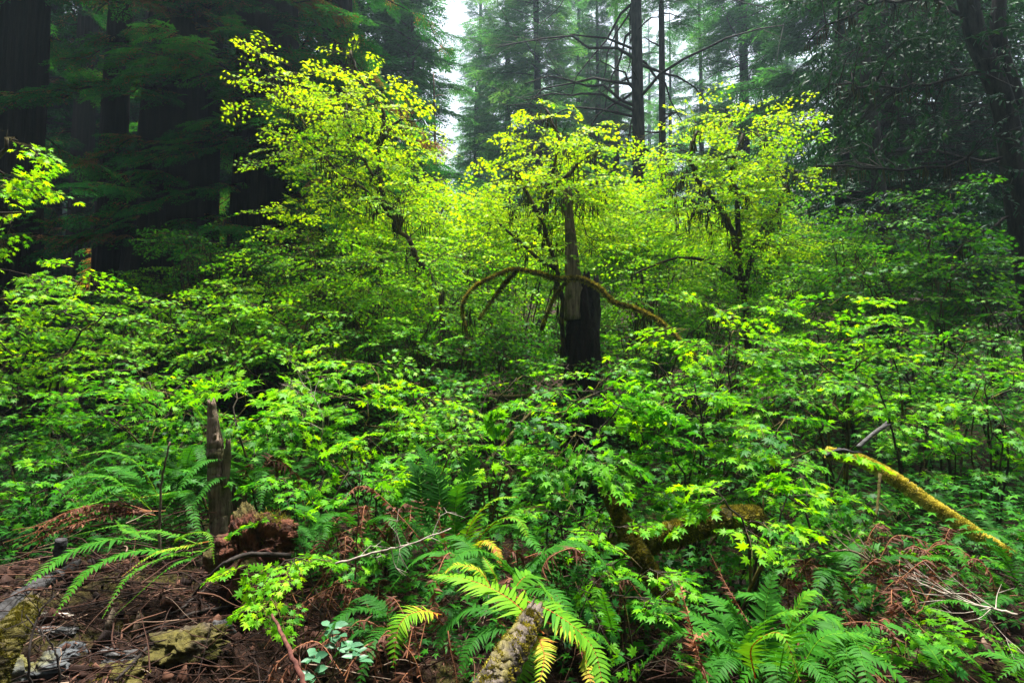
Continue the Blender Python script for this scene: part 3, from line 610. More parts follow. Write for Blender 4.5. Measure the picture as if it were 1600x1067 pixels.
# ------------------------------------------------------------ maple thicket, back to front
T = [
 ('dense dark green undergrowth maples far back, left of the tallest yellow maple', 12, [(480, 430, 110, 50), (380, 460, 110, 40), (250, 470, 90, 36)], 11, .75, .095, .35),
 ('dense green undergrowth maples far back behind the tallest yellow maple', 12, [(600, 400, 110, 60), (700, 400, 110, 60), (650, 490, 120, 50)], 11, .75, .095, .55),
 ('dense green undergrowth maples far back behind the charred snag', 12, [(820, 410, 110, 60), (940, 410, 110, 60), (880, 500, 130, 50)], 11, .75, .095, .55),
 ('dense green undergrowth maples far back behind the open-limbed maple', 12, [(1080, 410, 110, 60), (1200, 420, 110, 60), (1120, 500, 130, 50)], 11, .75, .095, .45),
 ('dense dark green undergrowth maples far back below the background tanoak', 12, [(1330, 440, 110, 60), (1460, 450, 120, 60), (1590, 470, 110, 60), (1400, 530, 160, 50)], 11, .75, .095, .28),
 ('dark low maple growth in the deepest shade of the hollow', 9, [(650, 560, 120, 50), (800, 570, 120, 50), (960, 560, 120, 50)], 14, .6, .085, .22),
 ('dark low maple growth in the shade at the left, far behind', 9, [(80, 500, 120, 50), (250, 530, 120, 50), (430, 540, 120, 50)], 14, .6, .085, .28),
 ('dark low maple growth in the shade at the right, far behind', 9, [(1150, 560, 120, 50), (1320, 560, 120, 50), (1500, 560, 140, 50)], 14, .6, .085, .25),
 # label, Y, blobs, dens, spray, leaf, tone
 ('bright maple mass low behind the tallest yellow maple and the sky gap', 9.5, [(660, 340, 90, 45), (730, 350, 80, 45), (570, 380, 90, 40)], 30, .62, .088, .72),
 ('bright maple mass behind the charred snag, centre', 9.5, [(800, 400, 90, 50), (900, 390, 90, 50), (960, 350, 60, 40)], 30, .62, .088, .74),
 ('bright maple mass between the snag and the open-limbed maple', 9.5, [(1000, 380, 90, 50), (1080, 400, 80, 50), (1010, 330, 50, 40)], 30, .62, .088, .68),
 ('green maple clump behind the open-limbed maple, darker to its right', 10, [(1200, 400, 80, 50), (1270, 420, 80, 45), (1250, 350, 60, 40, 0, -.1)], 30, .62, .088, .52),
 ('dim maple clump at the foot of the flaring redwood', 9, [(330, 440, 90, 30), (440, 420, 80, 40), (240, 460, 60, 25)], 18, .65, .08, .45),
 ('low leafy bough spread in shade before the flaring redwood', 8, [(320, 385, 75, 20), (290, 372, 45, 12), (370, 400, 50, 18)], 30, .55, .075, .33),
 ('maple clump below the tallest yellow maple, left side', 7.5, [(500, 400, 80, 38), (440, 440, 80, 36), (540, 450, 90, 40)], 20, .6, .08, .60),
 ('maple clump below the tallest yellow maple, around its stem', 7.8, [(620, 420, 80, 42), (680, 450, 70, 45), (590, 490, 80, 34)], 20, .6, .08, .62),
 ('maple growth hanging left of the arched mossy bough', 8, [(740, 400, 70, 40), (760, 470, 70, 40), (700, 510, 60, 40, 0, -.15)], 17, .6, .08, .60),
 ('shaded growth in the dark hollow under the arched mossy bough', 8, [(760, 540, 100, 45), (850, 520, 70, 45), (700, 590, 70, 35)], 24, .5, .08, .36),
 ('maple clump right of the charred snag under the arched bough', 8, [(980, 440, 60, 35), (1040, 460, 70, 40), (990, 520, 60, 35, 0, -.1)], 17, .6, .08, .60),
 ('maple clump at the foot of the open-limbed maple', 8, [(1120, 470, 80, 36), (1220, 470, 80, 40), (1150, 520, 80, 30, 0, -.1)], 16, .6, .08, .50),
 ('rising green maple clump below the background tanoak', 8, [(1330, 400, 80, 45), (1300, 460, 80, 40), (1400, 350, 50, 35)], 18, .6, .08, .40),
 ('tall green maple reaching up in front of the tanoak shade, right', 6.8, [(1440, 300, 55, 26), (1400, 350, 70, 36), (1470, 370, 60, 36), (1370, 420, 70, 36), (1450, 450, 80, 40)], 20, .55, .085, .36),
 ('maple clump at the right edge under the leaning tanoak', 6.5, [(1560, 430, 70, 45), (1520, 500, 80, 45), (1600, 520, 60, 60)], 18, .55, .085, .30),
 ('big bright maple clump at the left edge, in front of the broad dark trunk', 5.5, [(40, 445, 70, 28), (120, 440, 60, 28), (30, 500, 90, 40), (130, 500, 80, 40), (40, 570, 90, 45), (150, 570, 80, 40)], 30, .5, .085, .60),
 ('maple clump below the two slim dark trunks, left', 6.5, [(230, 480, 80, 30), (320, 475, 80, 28), (270, 530, 90, 36), (360, 520, 70, 36)], 24, .55, .085, .55),
 ('fresh maple clump left of centre below the maple stem', 6, [(430, 490, 80, 30), (520, 500, 70, 34), (430, 550, 90, 40), (560, 560, 70, 40)], 24, .55, .085, .58),
 ('fresh maple clump in front of the first yellow maple\'s lower stem', 6.6, [(620, 480, 80, 34), (690, 470, 60, 32), (560, 460, 70, 30)], 26, .5, .08, .62),
 ('green maple clump standing before the left foot of the arched bough', 6.3, [(700, 520, 70, 32), (640, 530, 60, 30), (760, 500, 50, 28)], 26, .48, .08, .50),
 ('bright maple clump between the charred snag and the open-limbed maple, nearer the viewer', 6.8, [(1000, 470, 60, 30), (1080, 470, 60, 30), (1150, 480, 60, 26), (1010, 530, 60, 26)], 26, .48, .08, .56),
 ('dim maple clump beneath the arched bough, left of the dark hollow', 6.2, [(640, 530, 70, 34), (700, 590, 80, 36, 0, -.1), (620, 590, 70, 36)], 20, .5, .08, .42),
 ('leafy growth hiding the foot of the charred snag', 7.0, [(880, 570, 60, 22), (930, 575, 50, 20), (970, 560, 50, 22)], 30, .45, .08, .42),
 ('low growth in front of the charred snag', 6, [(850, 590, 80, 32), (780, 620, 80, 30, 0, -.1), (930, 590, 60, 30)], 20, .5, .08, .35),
 ('large-leaved maple tip standing up right of the arched bough', 4.8, [(1130, 490, 50, 26), (1100, 530, 60, 30), (1160, 550, 70, 34), (1060, 580, 60, 30)], 40, .42, .095, .56),
 ('upright tiered maple shoot right of the large-leaved tip', 5, [(1305, 470, 44, 16), (1290, 505, 60, 22), (1250, 550, 70, 28), (1310, 560, 60, 30)], 40, .42, .09, .58),
 ('maple clump right of the tiered shoot, above the fallen mossy pole', 5.5, [(1420, 530, 80, 40), (1380, 590, 80, 40), (1490, 590, 80, 45)], 26, .5, .085, .40),
 ('maple clump at the right edge with leaves cut by the frame', 4.6, [(1570, 590, 60, 40), (1590, 660, 60, 45), (1530, 650, 60, 35)], 34, .45, .09, .42),
 ('shaded maple clump lower left, above the brown fern arch', 4.8, [(50, 640, 90, 40, 0, -.05), (60, 710, 80, 36, 0, -.15), (150, 660, 80, 40), (40, 780, 60, 36, 0, -.1)], 26, .42, .08, .42),
 ('maple clump left of the standing dead snag', 4.6, [(250, 590, 90, 30), (220, 640, 90, 30, 0, -.1), (300, 640, 60, 30)], 34, .45, .088, .52),
 ('bright maple clump just right of the standing dead snag', 4.2, [(420, 600, 80, 34), (430, 650, 80, 32), (480, 630, 80, 36), (400, 700, 50, 24)], 38, .42, .088, .56),
 ('yellowish maple clump in the middle of the thicket, left of centre', 4.6, [(560, 620, 80, 36), (640, 640, 80, 36), (600, 680, 80, 30), (540, 560, 60, 26)], 34, .45, .088, .60),
 ('bright maple clump dipping over the tall dark fern', 3.9, [(600, 700, 70, 30), (690, 690, 60, 30), (540, 740, 60, 24), (650, 735, 50, 20)], 36, .40, .085, .54),
 ('broad pale-green maple clump in the centre with large drooping leaves', 3.7, [(900, 620, 80, 30), (850, 660, 80, 32), (960, 650, 80, 32), (880, 710, 90, 34), (970, 720, 80, 34), (830, 740, 60, 28), (920, 770, 70, 24)], 46, .38, .09, .42),
 ('leafy maple clump right of the broad central one', 4.0, [(1080, 620, 80, 32), (1060, 680, 80, 32), (1150, 640, 80, 34), (1130, 700, 80, 34)], 40, .40, .09, .50),
 ('maple clump behind the pale broken end of the mossy pole', 4.5, [(1250, 610, 80, 30), (1320, 640, 70, 32), (1230, 660, 70, 30), (1400, 650, 70, 32)], 36, .42, .088, .50),
 ('maple clump behind the lower half of the mossy pole', 4.8, [(1470, 690, 70, 32), (1540, 730, 60, 36), (1430, 730, 50, 26), (1580, 790, 50, 40)], 32, .42, .088, .40),
 ('green maple clump filling in front of the pole, left of its broken end', 3.6, [(1180, 730, 60, 26), (1240, 720, 50, 26), (1270, 760, 40, 22), (1200, 770, 50, 20)], 42, .36, .085, .46),
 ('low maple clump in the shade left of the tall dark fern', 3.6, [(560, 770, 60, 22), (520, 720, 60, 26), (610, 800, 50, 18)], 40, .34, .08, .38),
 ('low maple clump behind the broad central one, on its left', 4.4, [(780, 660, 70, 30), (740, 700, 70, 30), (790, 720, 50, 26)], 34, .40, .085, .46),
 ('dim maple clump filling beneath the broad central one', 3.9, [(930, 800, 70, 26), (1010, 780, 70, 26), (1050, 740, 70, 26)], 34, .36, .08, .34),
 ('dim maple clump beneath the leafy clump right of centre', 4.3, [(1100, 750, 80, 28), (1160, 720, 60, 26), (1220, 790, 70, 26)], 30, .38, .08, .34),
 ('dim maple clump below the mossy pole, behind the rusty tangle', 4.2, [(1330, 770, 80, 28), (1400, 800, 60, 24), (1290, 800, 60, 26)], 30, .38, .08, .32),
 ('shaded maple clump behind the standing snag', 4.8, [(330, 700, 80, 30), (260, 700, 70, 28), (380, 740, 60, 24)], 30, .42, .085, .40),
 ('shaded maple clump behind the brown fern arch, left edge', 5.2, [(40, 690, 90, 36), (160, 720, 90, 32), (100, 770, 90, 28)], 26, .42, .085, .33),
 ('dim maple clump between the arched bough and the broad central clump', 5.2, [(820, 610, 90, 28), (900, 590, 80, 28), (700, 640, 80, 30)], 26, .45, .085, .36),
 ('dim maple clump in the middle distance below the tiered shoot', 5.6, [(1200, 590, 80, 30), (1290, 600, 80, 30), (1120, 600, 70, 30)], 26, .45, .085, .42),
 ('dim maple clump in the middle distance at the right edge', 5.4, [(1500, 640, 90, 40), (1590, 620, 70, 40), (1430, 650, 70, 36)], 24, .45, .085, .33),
 ('small bright-leaved maple spray hanging over the thick mossy limb', 3.0, [(1150, 800, 55, 16), (1190, 780, 45, 16), (1130, 770, 40, 16), (1185, 825, 40, 12)], 70, .30, .08, .60),
]
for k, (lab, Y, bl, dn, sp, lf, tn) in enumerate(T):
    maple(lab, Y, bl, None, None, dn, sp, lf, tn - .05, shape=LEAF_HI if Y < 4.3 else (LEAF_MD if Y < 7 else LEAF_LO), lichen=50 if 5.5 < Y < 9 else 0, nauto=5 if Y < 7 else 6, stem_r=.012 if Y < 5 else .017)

# ------------------------------------------------------------ arched mossy bough, snag, logs
def moss_fuzz(acc, pts, rad, n, top=.4, ln=(.008, .025), wd=.006, tone=(.2, .9)):
    pts = np.asarray(pts); i = rng.integers(len(pts) - 1, size=n); t = rng.random(n)[:, None]
    c = pts[i] * (1 - t) + pts[i + 1] * t; r = (rad[i] * (1 - t[:, 0]) + rad[i + 1] * t[:, 0])
    tan = nrm(pts[i + 1] - pts[i]); u = rng.normal(0, 1, (n, 3)) + np.array([0, 0, top]); u -= (u * tan).sum(1, keepdims=True) * tan; u = nrm(u)
    pz = c + u * r[:, None] * .93; tn = tone[0] + (tone[1] - tone[0]) * np.clip(.5 + .25 * np.sin(pz @ np.array([41., 57, 33])) + .2 * np.sin(pz @ np.array([-83., 47, 71]) + 1) + rng.normal(0, .22, n), 0, 1)
    inst(acc, BLADE, pz, u + rng.normal(0, .45, (n, 3)), rng.normal(0, 1, (n, 3)), rng.uniform(*ln, n), wd * rng.uniform(.6, 1.5, n), np.clip(tn, 0, 1))
def log(name, label, cat, pts, r, mat_, n=24, sides=16, moss=0, rough=.07, jag=0, fl=.08, tone=(.2, .9), ln=(.008, .025), wd=.006, group=None, mtop=.6, limbs=()):
    q = spl(pts, n); q[1:-1] += rng.normal(0, .06 * np.mean(r), (n - 2, 3)); rr = np.interp(np.linspace(0, 1, n), np.linspace(0, 1, len(r)), r)
    root = empty(name, q[0], label, cat, group)
    a = Acc(); tube(a, q, rr, sides, rough=rough, fl=fl, flk=5, jag=jag)
    for lp, lr in limbs:
        ql = spl(lp, 10); tube(a, ql, np.linspace(lr, lr * .35, 10), 8, rough=.1)
        if moss: pass
    a.build('wood', M[mat_], root, smooth=True)
    if moss:
        b = Acc(); moss_fuzz(b, q, rr, moss, mtop, ln, wd, tone)
        for lp, lr in limbs: moss_fuzz(b, spl(lp, 10), np.linspace(lr, lr * .35, 10), moss // 4, mtop, ln, wd, tone)
        b.build('moss', M['moss'], root)
    return root
log('arched_bough', 'mossy bough arching across the centre in front of the charred snag', 'branch',
    P3([(742, 446, 6.0), (768, 434, 5.95), (800, 422, 5.9), (838, 427, 5.9), (868, 436, 5.9), (905, 436, 5.85), (935, 450, 5.8), (958, 472, 5.8), (995, 484, 5.75), (1035, 506, 5.7), (1085, 556, 5.6)]), [.003, .007, .013, .018, .016, .020, .018, .016, .017, .015, .011], 'mosslog', 60, 9, moss=9000, ln=(.012, .035),
    tone=(.1, .8), limbs=[(P3([(808, 424), (792, 440), (775, 462), (748, 500)], 5.92), .009), (P3([(890, 436), (868, 462), (852, 500), (846, 516)], 5.95), .010), (P3([(768, 434), (738, 452), (722, 480), (728, 520)], 5.97), .006)])
ch = empty('charred_snag', (float(at(910, 560, 6.3)[0]), 6.3, float(ter(.78, 6.3)) - .1), 'broken charred stump with a tall grey splinter standing in the centre', 'stump')
a = Acc(); q = spl(np.array([[ch.location.x, 6.3, ch.location.z], at(912, 560, 6.3), at(910, 500, 6.3), at(906, 440, 6.3)]), 24)
tube(a, q, np.interp(np.linspace(0, 1, 24), [0, .4, .8, 1], [.22, .18, .155, .11]), 44, fl=.15, flk=7, rough=.06, jag=.16); a.build('charred_base', M['char'], ch, smooth=True)
a = Acc(); q = spl(P3([(897, 500), (896, 440), (892, 370), (886, 300)], 6.22), 34); tube(a, q, np.interp(np.linspace(0, 1, 34), [0, .3, .6, 1], [.10, .085, .062, .035]), 28, fl=.2, flk=5, rough=.06, jag=.16); a.build('splinter', M['snag'], ch, smooth=True)
a = Acc(); q = spl(P3([(928, 540), (931, 480), (927, 445)], 6.25), 14); tube(a, q, [.05] * 14, 18, fl=.2, flk=4, rough=.1, jag=.12); a.build('splinter', M['firbark'], ch, smooth=True)

log('fallen_pole', 'fallen yellow-mossed pole sloping down to the right edge', 'log', P3([(1292, 706, 3.75), (1350, 722, 3.7), (1400, 750, 3.6), (1450, 785, 3.5), (1500, 818, 3.4), (1580, 868, 3.25)]), [.029, .032, .034, .034, .032, .022], 'ymoss', 60, 20, moss=42000, rough=.03, fl=.03,
    tone=(.62, 1.1), ln=(.006, .020), jag=.02, )
log('broken_branch', 'bleached broken branch stub on the upper end of the fallen pole', 'branch', P3([(1290, 712, 3.7), (1312, 704, 3.68), (1335, 707, 3.66)]), [.012, .018, .006], 'greylog', 24, 12, jag=.05, rough=.15, fl=.3)
log('broken_branch', 'bleached broken branch sticking up behind the fallen pole', 'branch', P3([(1340, 700, 3.95), (1360, 682, 3.95), (1385, 663, 3.95)]), [.018, .014, .016], 'grey', 10, 8, jag=.03)
log('mossy_limb', 'thick moss-covered limb crossing low in the right centre', 'log', P3([(860, 868, 3.4), (930, 862, 3.3), (1000, 850, 3.2), (1060, 832, 3.15), (1125, 812, 3.15), (1180, 805, 3.3)]), [.045, .05, .058, .062, .058, .05], 'mosslog', 50, 22, moss=26000, rough=.05, tone=(.1, .65))
log('mossy_limb', 'forked mossy limb dropping steeply below the thick crossing limb', 'log', P3([(945, 760, 3.4), (975, 820, 3.2), (1000, 870, 3.05), (1050, 945, 2.95)]), [.03, .042, .045, .035], 'mosslog', 40, 18, moss=14000, rough=.05, tone=(.05, .5))
log('broken_log', 'lichen-flecked broken log end poking up at the bottom centre', 'log', P3([(745, 1120, 1.62), (775, 1062, 1.70), (805, 1010, 1.80), (832, 962, 1.90)]), [.052, .048, .042, .030], 'lichenlog', 50, 34, rough=.035, moss=9000, jag=.05, fl=.16, tone=(.2, .8), ln=(.004, .013), wd=.004, mtop=.9)
sn = log('standing_snag', 'upright weathered dead snag with a split top, left', 'snag', P3([(352, 862), (344, 800), (340, 740), (336, 690), (330, 630)], 3.6), [.070, .064, .058, .046, .022], 'snag', 60, 40, jag=.035, fl=.10, rough=.04)
a = Acc(); q = spl(P3([(351, 760), (355, 715), (357, 690)], 3.58), 10); tube(a, q, [.022, .024, .024, .024, .022, .022, .02, .018, .016, .014], 9, fl=.2, rough=.08, jag=.03)
v = np.concatenate(a.v); a.build('side_splinter', M['snag'], sn, smooth=True)
log('thin_snag', 'squat mossy stub leaning against the upright snag', 'snag', P3([(372, 850), (370, 800), (374, 770)], 3.75), [.06, .055, .045], 'snag', 14, 12, jag=.05, fl=.2)

def lump(acc, c, rad, seed, amp=.35, n1=26, n2=40, tone=.5, jag=.0):
    th = np.linspace(0, math.pi, n1)[:, None]; ph = np.linspace(0, 2 * math.pi, n2, endpoint=False)[None]
    d = np.stack([np.sin(th) * np.cos(ph), np.sin(th) * np.sin(ph), np.cos(th) + 0 * ph], -1)
    g = np.random.default_rng(seed); r = np.ones(d.shape[:2])
    for k in range(9):
        w = g.normal(0, 1, 3) * (1.5 + k * 1.3); r += amp / (1 + k * .6) * np.sin(d @ w + g.random() * 6)
    for k in range(7):
        w = g.normal(0, 1, 3) * (12 + k * 5); r += amp * .22 * np.abs(np.sin(d @ w + g.random() * 6)) - amp * .1
    r += g.normal(0, amp * .05, r.shape); r[0] = r[0].mean(); r[-1] = r[-1].mean()
    r = np.clip(r, .35, 1.9)
    v = (np.array(c) + d * r[..., None] * np.array(rad)).reshape(-1, 3)
    i = np.arange(n1 - 1)[:, None] * n2; j = np.arange(n2)[None]; k = (j + 1) % n2
    acc.add(v, np.concatenate([np.stack([i + j, i + n2 + k, i + k], -1).reshape(-1, 3), np.stack([i + j, i + n2 + j, i + n2 + k], -1).reshape(-1, 3)]), tone)
c0 = at(395, 880, 3.15)
rw = empty('rotten_stump', c0 - [0, 0, .25], 'crumbling red-brown rotten stump with exposed roots, at the foot of the snag', 'stump')
a = Acc(); lump(a, c0, (.13, .13, .20), 3, .34, 80, 110); lump(a, at(425, 838, 3.2), (.10, .10, .07), 5, .4, 60, 80); lump(a, at(372, 848, 3.12), (.06, .07, .08), 8, .45, 60, 80); a.build('decayed_wood', M['rot'], rw)
a = Acc(); 
for (p_, r_) in (([(355, 935), (372, 875), (400, 862), (440, 870), (460, 900)], .010), ([(372, 880), (380, 930), (372, 970)], .007), ([(400, 865), (430, 905), (432, 960)], .007), ([(360, 925), (400, 918), (425, 922)], .005), ([(440, 868), (470, 905), (450, 950)], .006)):
    q = spl(P3(p_, 2.93), 14); q[1:-1] += rng.normal(0, .008, (12, 3)); tube(a, q, np.linspace(r_, r_ * .5, 14), 6)
a.build('roots', M['redtwig'], rw)
a = Acc(); n = 5000; th = rng.uniform(0, 6.28, n); rr = np.sqrt(rng.random(n))
pz = np.stack([at(420, 830, 3.2)[0] + .14 * rr * np.cos(th), 3.18 + .13 * rr * np.sin(th), at(420, 828, 3.2)[2] + .05 * (1 - rr ** 2) + rng.normal(0, .02, n)], 1)
inst(a, BLADE, pz, np.array([0, 0, .5]) + rng.normal(0, .8, (n, 3)), rng.normal(0, 1, (n, 3)), rng.uniform(.01, .03, n), .005, rng.uniform(.1, .6, n)); a.build('moss', M['moss'], rw)

# ------------------------------------------------------------ ferns
def frond(acc, pts, width, tone=(.4, .4), n=38, up=None, dead=0.0, curl=0.0, stemacc=None, jit=.08, wn=.24, wr=.0026):
    q = spl(pts, n); t = np.linspace(0, 1, n); tan = nrm(np.gradient(q, axis=0))
    upv = np.array([0, 0, 1.]) if up is None else np.array(up, float)
    side = nrm(np.cross(tan, upv)); nm = nrm(np.cross(side, tan))
    prof = np.clip((t - .06) * 6, 0, 1) ** .6 * np.clip(1 - t, 0.02, 1) ** .62 * 1.06
    L = np.linalg.norm(np.diff(q, axis=0), axis=1).sum(); sp = L / n
    for s in (-1, 1):
        k = prof > .03; m_ = k.sum()
        ln = width * prof[k] * rng.uniform(1 - jit * 2, 1.05, m_)
        d = side[k] * s + tan[k] * (.22 + .5 * t[k][:, None]) - nm[k] * (.10 + curl * rng.random((m_, 1))) + rng.normal(0, jit, (m_, 3))
        nn = nm[k] + side[k] * s * .25 + rng.normal(0, jit * 1.5 + curl * .5, (m_, 3))
        tn = tone[0] + (tone[1] - tone[0]) * t[k] + rng.normal(0, .04 + .03 * (max(tone) > .7), m_)
        kk = rng.random(m_) > dead
        inst(acc, PINNA, (q[k])[kk], d[kk], nn[kk], ln[kk], np.minimum(sp * .92, ln * wn * 1.6)[kk], np.clip(tn, 0, 1)[kk])
    tube(acc, q, np.linspace(wr, wr * .3, n), 4, tone=(.97 if max(tone) > .56 else min(1, max(tone) + .2)), cap=False)
def fern(label, base, fronds, group='sword ferns', name='sword_fern', cat='fern'):
    """fronds: list of (pts, width, tone, kind)"""
    b = np.array(base, float); root = empty(name, b, label, cat, group)
    for fr in fronds:
        pts, w, tn = fr[:3]; kind = fr[3] if len(fr) > 3 else 'g'; a = Acc()
        if kind == 'd':
            frond(a, pts, w * 1.5, tn, n=46, dead=.15, curl=1.1, jit=.38, wn=.3); o = a.build('frond', M['deadfern'], root); o['label'] = 'withered brown curled frond'
        else:
            frond(a, pts, w * 1.22, tn, n=max(26, int(np.linalg.norm(np.diff(np.asarray(pts), axis=0), axis=1).sum() / .0155)) if w > .05 else 34); o = a.build('frond', M['fern'], root)
            if max(tn) > .82: o['label'] = 'frond turning yellow and rusty orange'
    return root
def auto_fronds(base, n, L, w, tone, yaw=None, spread=3.14, lift=.8, dead=.15):
    if w < .08 and w > .03: w *= 1.25
    out = []
    for k in range(n):
        yw = rng.uniform(0, 6.28) if yaw is None else rng.normal(yaw, spread)
        l = L * rng.uniform(.7, 1.1); el = rng.uniform(.35, 1.0) * lift; h = np.array([math.sin(yw), math.cos(yw), 0])
        dd = rng.random() < dead
        b_ = base + rng.normal(0, .05, 3) * [1, 1, .3]
        p = [b_, b_ + h * l * .30 + [0, 0, l * .42 * el], b_ + h * l * .62 + [0, 0, l * .50 * el], b_ + h * l * .92 + [0, 0, l * (.50 * el - .30)]]
        if dd:
            b_ = b_ + rng.normal(0, .12, 3) * [1, 1, .3]; h2 = h + rng.normal(0, .3, 3) * [1, 1, 0]
            p = [b_, b_ + h * l * .22 + [0, 0, l * .25], b_ + h2 * l * .42 + [0, 0, l * .12], b_ + h2 * l * rng.uniform(.42, .6) - [0, 0, l * rng.uniform(.1, .35)]]
        out.append((np.array(p), w, (tone, tone + rng.uniform(-.05, .12)) if not dd else (.3, .7), 'd' if dd else 'g'))
    return out
# bottom-centre fern with yellow and rusty fronds
B1 = at(790, 990, 1.95)
fern('bottom-centre fern with yellow and rusty fronds around the broken log end', B1, [
    (P3([(850, 990, 1.88), (795, 935, 1.95), (730, 905, 2.02), (668, 898, 2.1)]), .115, (.68, .58)),
    (P3([(800, 930, 2.1), (870, 960, 2.0), (925, 1010, 1.95), (945, 1085, 1.85)]), .105, (.5, .58)),
    (P3([(795, 930, 2.1), (830, 900, 2.15), (880, 960, 2.15), (928, 1030, 2.1)]), .10, (.45, .6)),
    (P3([(690, 960, 2.0), (655, 955, 1.95), (625, 975, 1.9), (614, 1040, 1.85)]), .09, (.86, .45)),
    (P3([(770, 925, 2.1), (750, 893, 2.1), (715, 882, 2.1), (690, 897, 2.1)]), .065, (.88, .66)),
    (P3([(783, 935, 2.05), (775, 905, 2.05), (768, 890, 2.05), (755, 870, 2.1)]), .055, (.62, .58)),
    (P3([(838, 990, 1.9), (845, 1005, 1.85), (850, 1030, 1.8), (838, 1090, 1.7)]), .055, (.93, .7)),
    (P3([(795, 960, 2.2), (740, 950, 2.25), (700, 975, 2.25), (680, 1020, 2.2)]), .08, (.15, .2)),
    (P3([(800, 980, 2.2), (760, 985, 2.2), (735, 1010, 2.15), (715, 1060, 2.1)]), .08, (.12, .2)),
    (P3([(815, 1000, 1.95), (820, 1030, 1.9), (812, 1060, 1.85), (800, 1110, 1.8)]), .075, (.45, .5)),
    (P3([(850, 970, 2.15), (895, 990, 2.1), (915, 1030, 2.1), (925, 1080, 2.0)]), .07, (.7, .88)),
    (P3([(700, 985, 2.1), (705, 1020, 2.05), (712, 1050, 2.0), (715, 1090, 1.95)]), .035, (.3, .6), 'd'),
    (P3([(870, 930, 2.3), (880, 960, 2.25), (905, 1010, 2.2), (925, 1090, 2.1)]), .03, (.3, .6), 'd'),
] + auto_fronds(B1 + [.05, .55, -.05], 11, .55, .085, .22, dead=.1))
# fern behind it, dark & tall
B2 = at(700, 880, 3.0)
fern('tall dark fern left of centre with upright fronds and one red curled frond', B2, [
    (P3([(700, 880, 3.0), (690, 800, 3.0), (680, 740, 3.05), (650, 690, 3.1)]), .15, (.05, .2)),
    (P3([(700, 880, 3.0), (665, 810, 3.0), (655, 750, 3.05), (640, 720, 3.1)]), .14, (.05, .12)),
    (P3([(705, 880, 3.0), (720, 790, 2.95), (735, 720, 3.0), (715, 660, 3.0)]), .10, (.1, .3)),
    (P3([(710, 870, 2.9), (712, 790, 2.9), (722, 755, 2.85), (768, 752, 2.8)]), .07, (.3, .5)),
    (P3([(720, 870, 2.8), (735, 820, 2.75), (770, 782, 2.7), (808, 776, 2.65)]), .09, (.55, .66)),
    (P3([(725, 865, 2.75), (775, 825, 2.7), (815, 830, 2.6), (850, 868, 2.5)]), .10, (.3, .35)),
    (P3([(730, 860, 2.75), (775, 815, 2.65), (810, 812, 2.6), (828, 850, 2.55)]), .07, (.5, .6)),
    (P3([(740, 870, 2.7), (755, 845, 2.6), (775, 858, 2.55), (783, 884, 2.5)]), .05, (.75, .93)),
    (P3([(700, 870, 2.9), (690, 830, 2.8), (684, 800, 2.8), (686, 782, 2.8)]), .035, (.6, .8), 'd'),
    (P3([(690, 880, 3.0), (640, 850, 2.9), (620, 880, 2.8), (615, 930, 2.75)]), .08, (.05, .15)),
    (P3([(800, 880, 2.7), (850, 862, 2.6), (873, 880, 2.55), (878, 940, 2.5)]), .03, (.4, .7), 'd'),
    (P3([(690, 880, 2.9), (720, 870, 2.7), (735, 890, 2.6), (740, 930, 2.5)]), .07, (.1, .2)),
    (P3([(690, 880, 3.0), (600, 780, 2.9), (560, 760, 2.8), (530, 790, 2.7)]), .045, (.4, .7), 'd'),
])
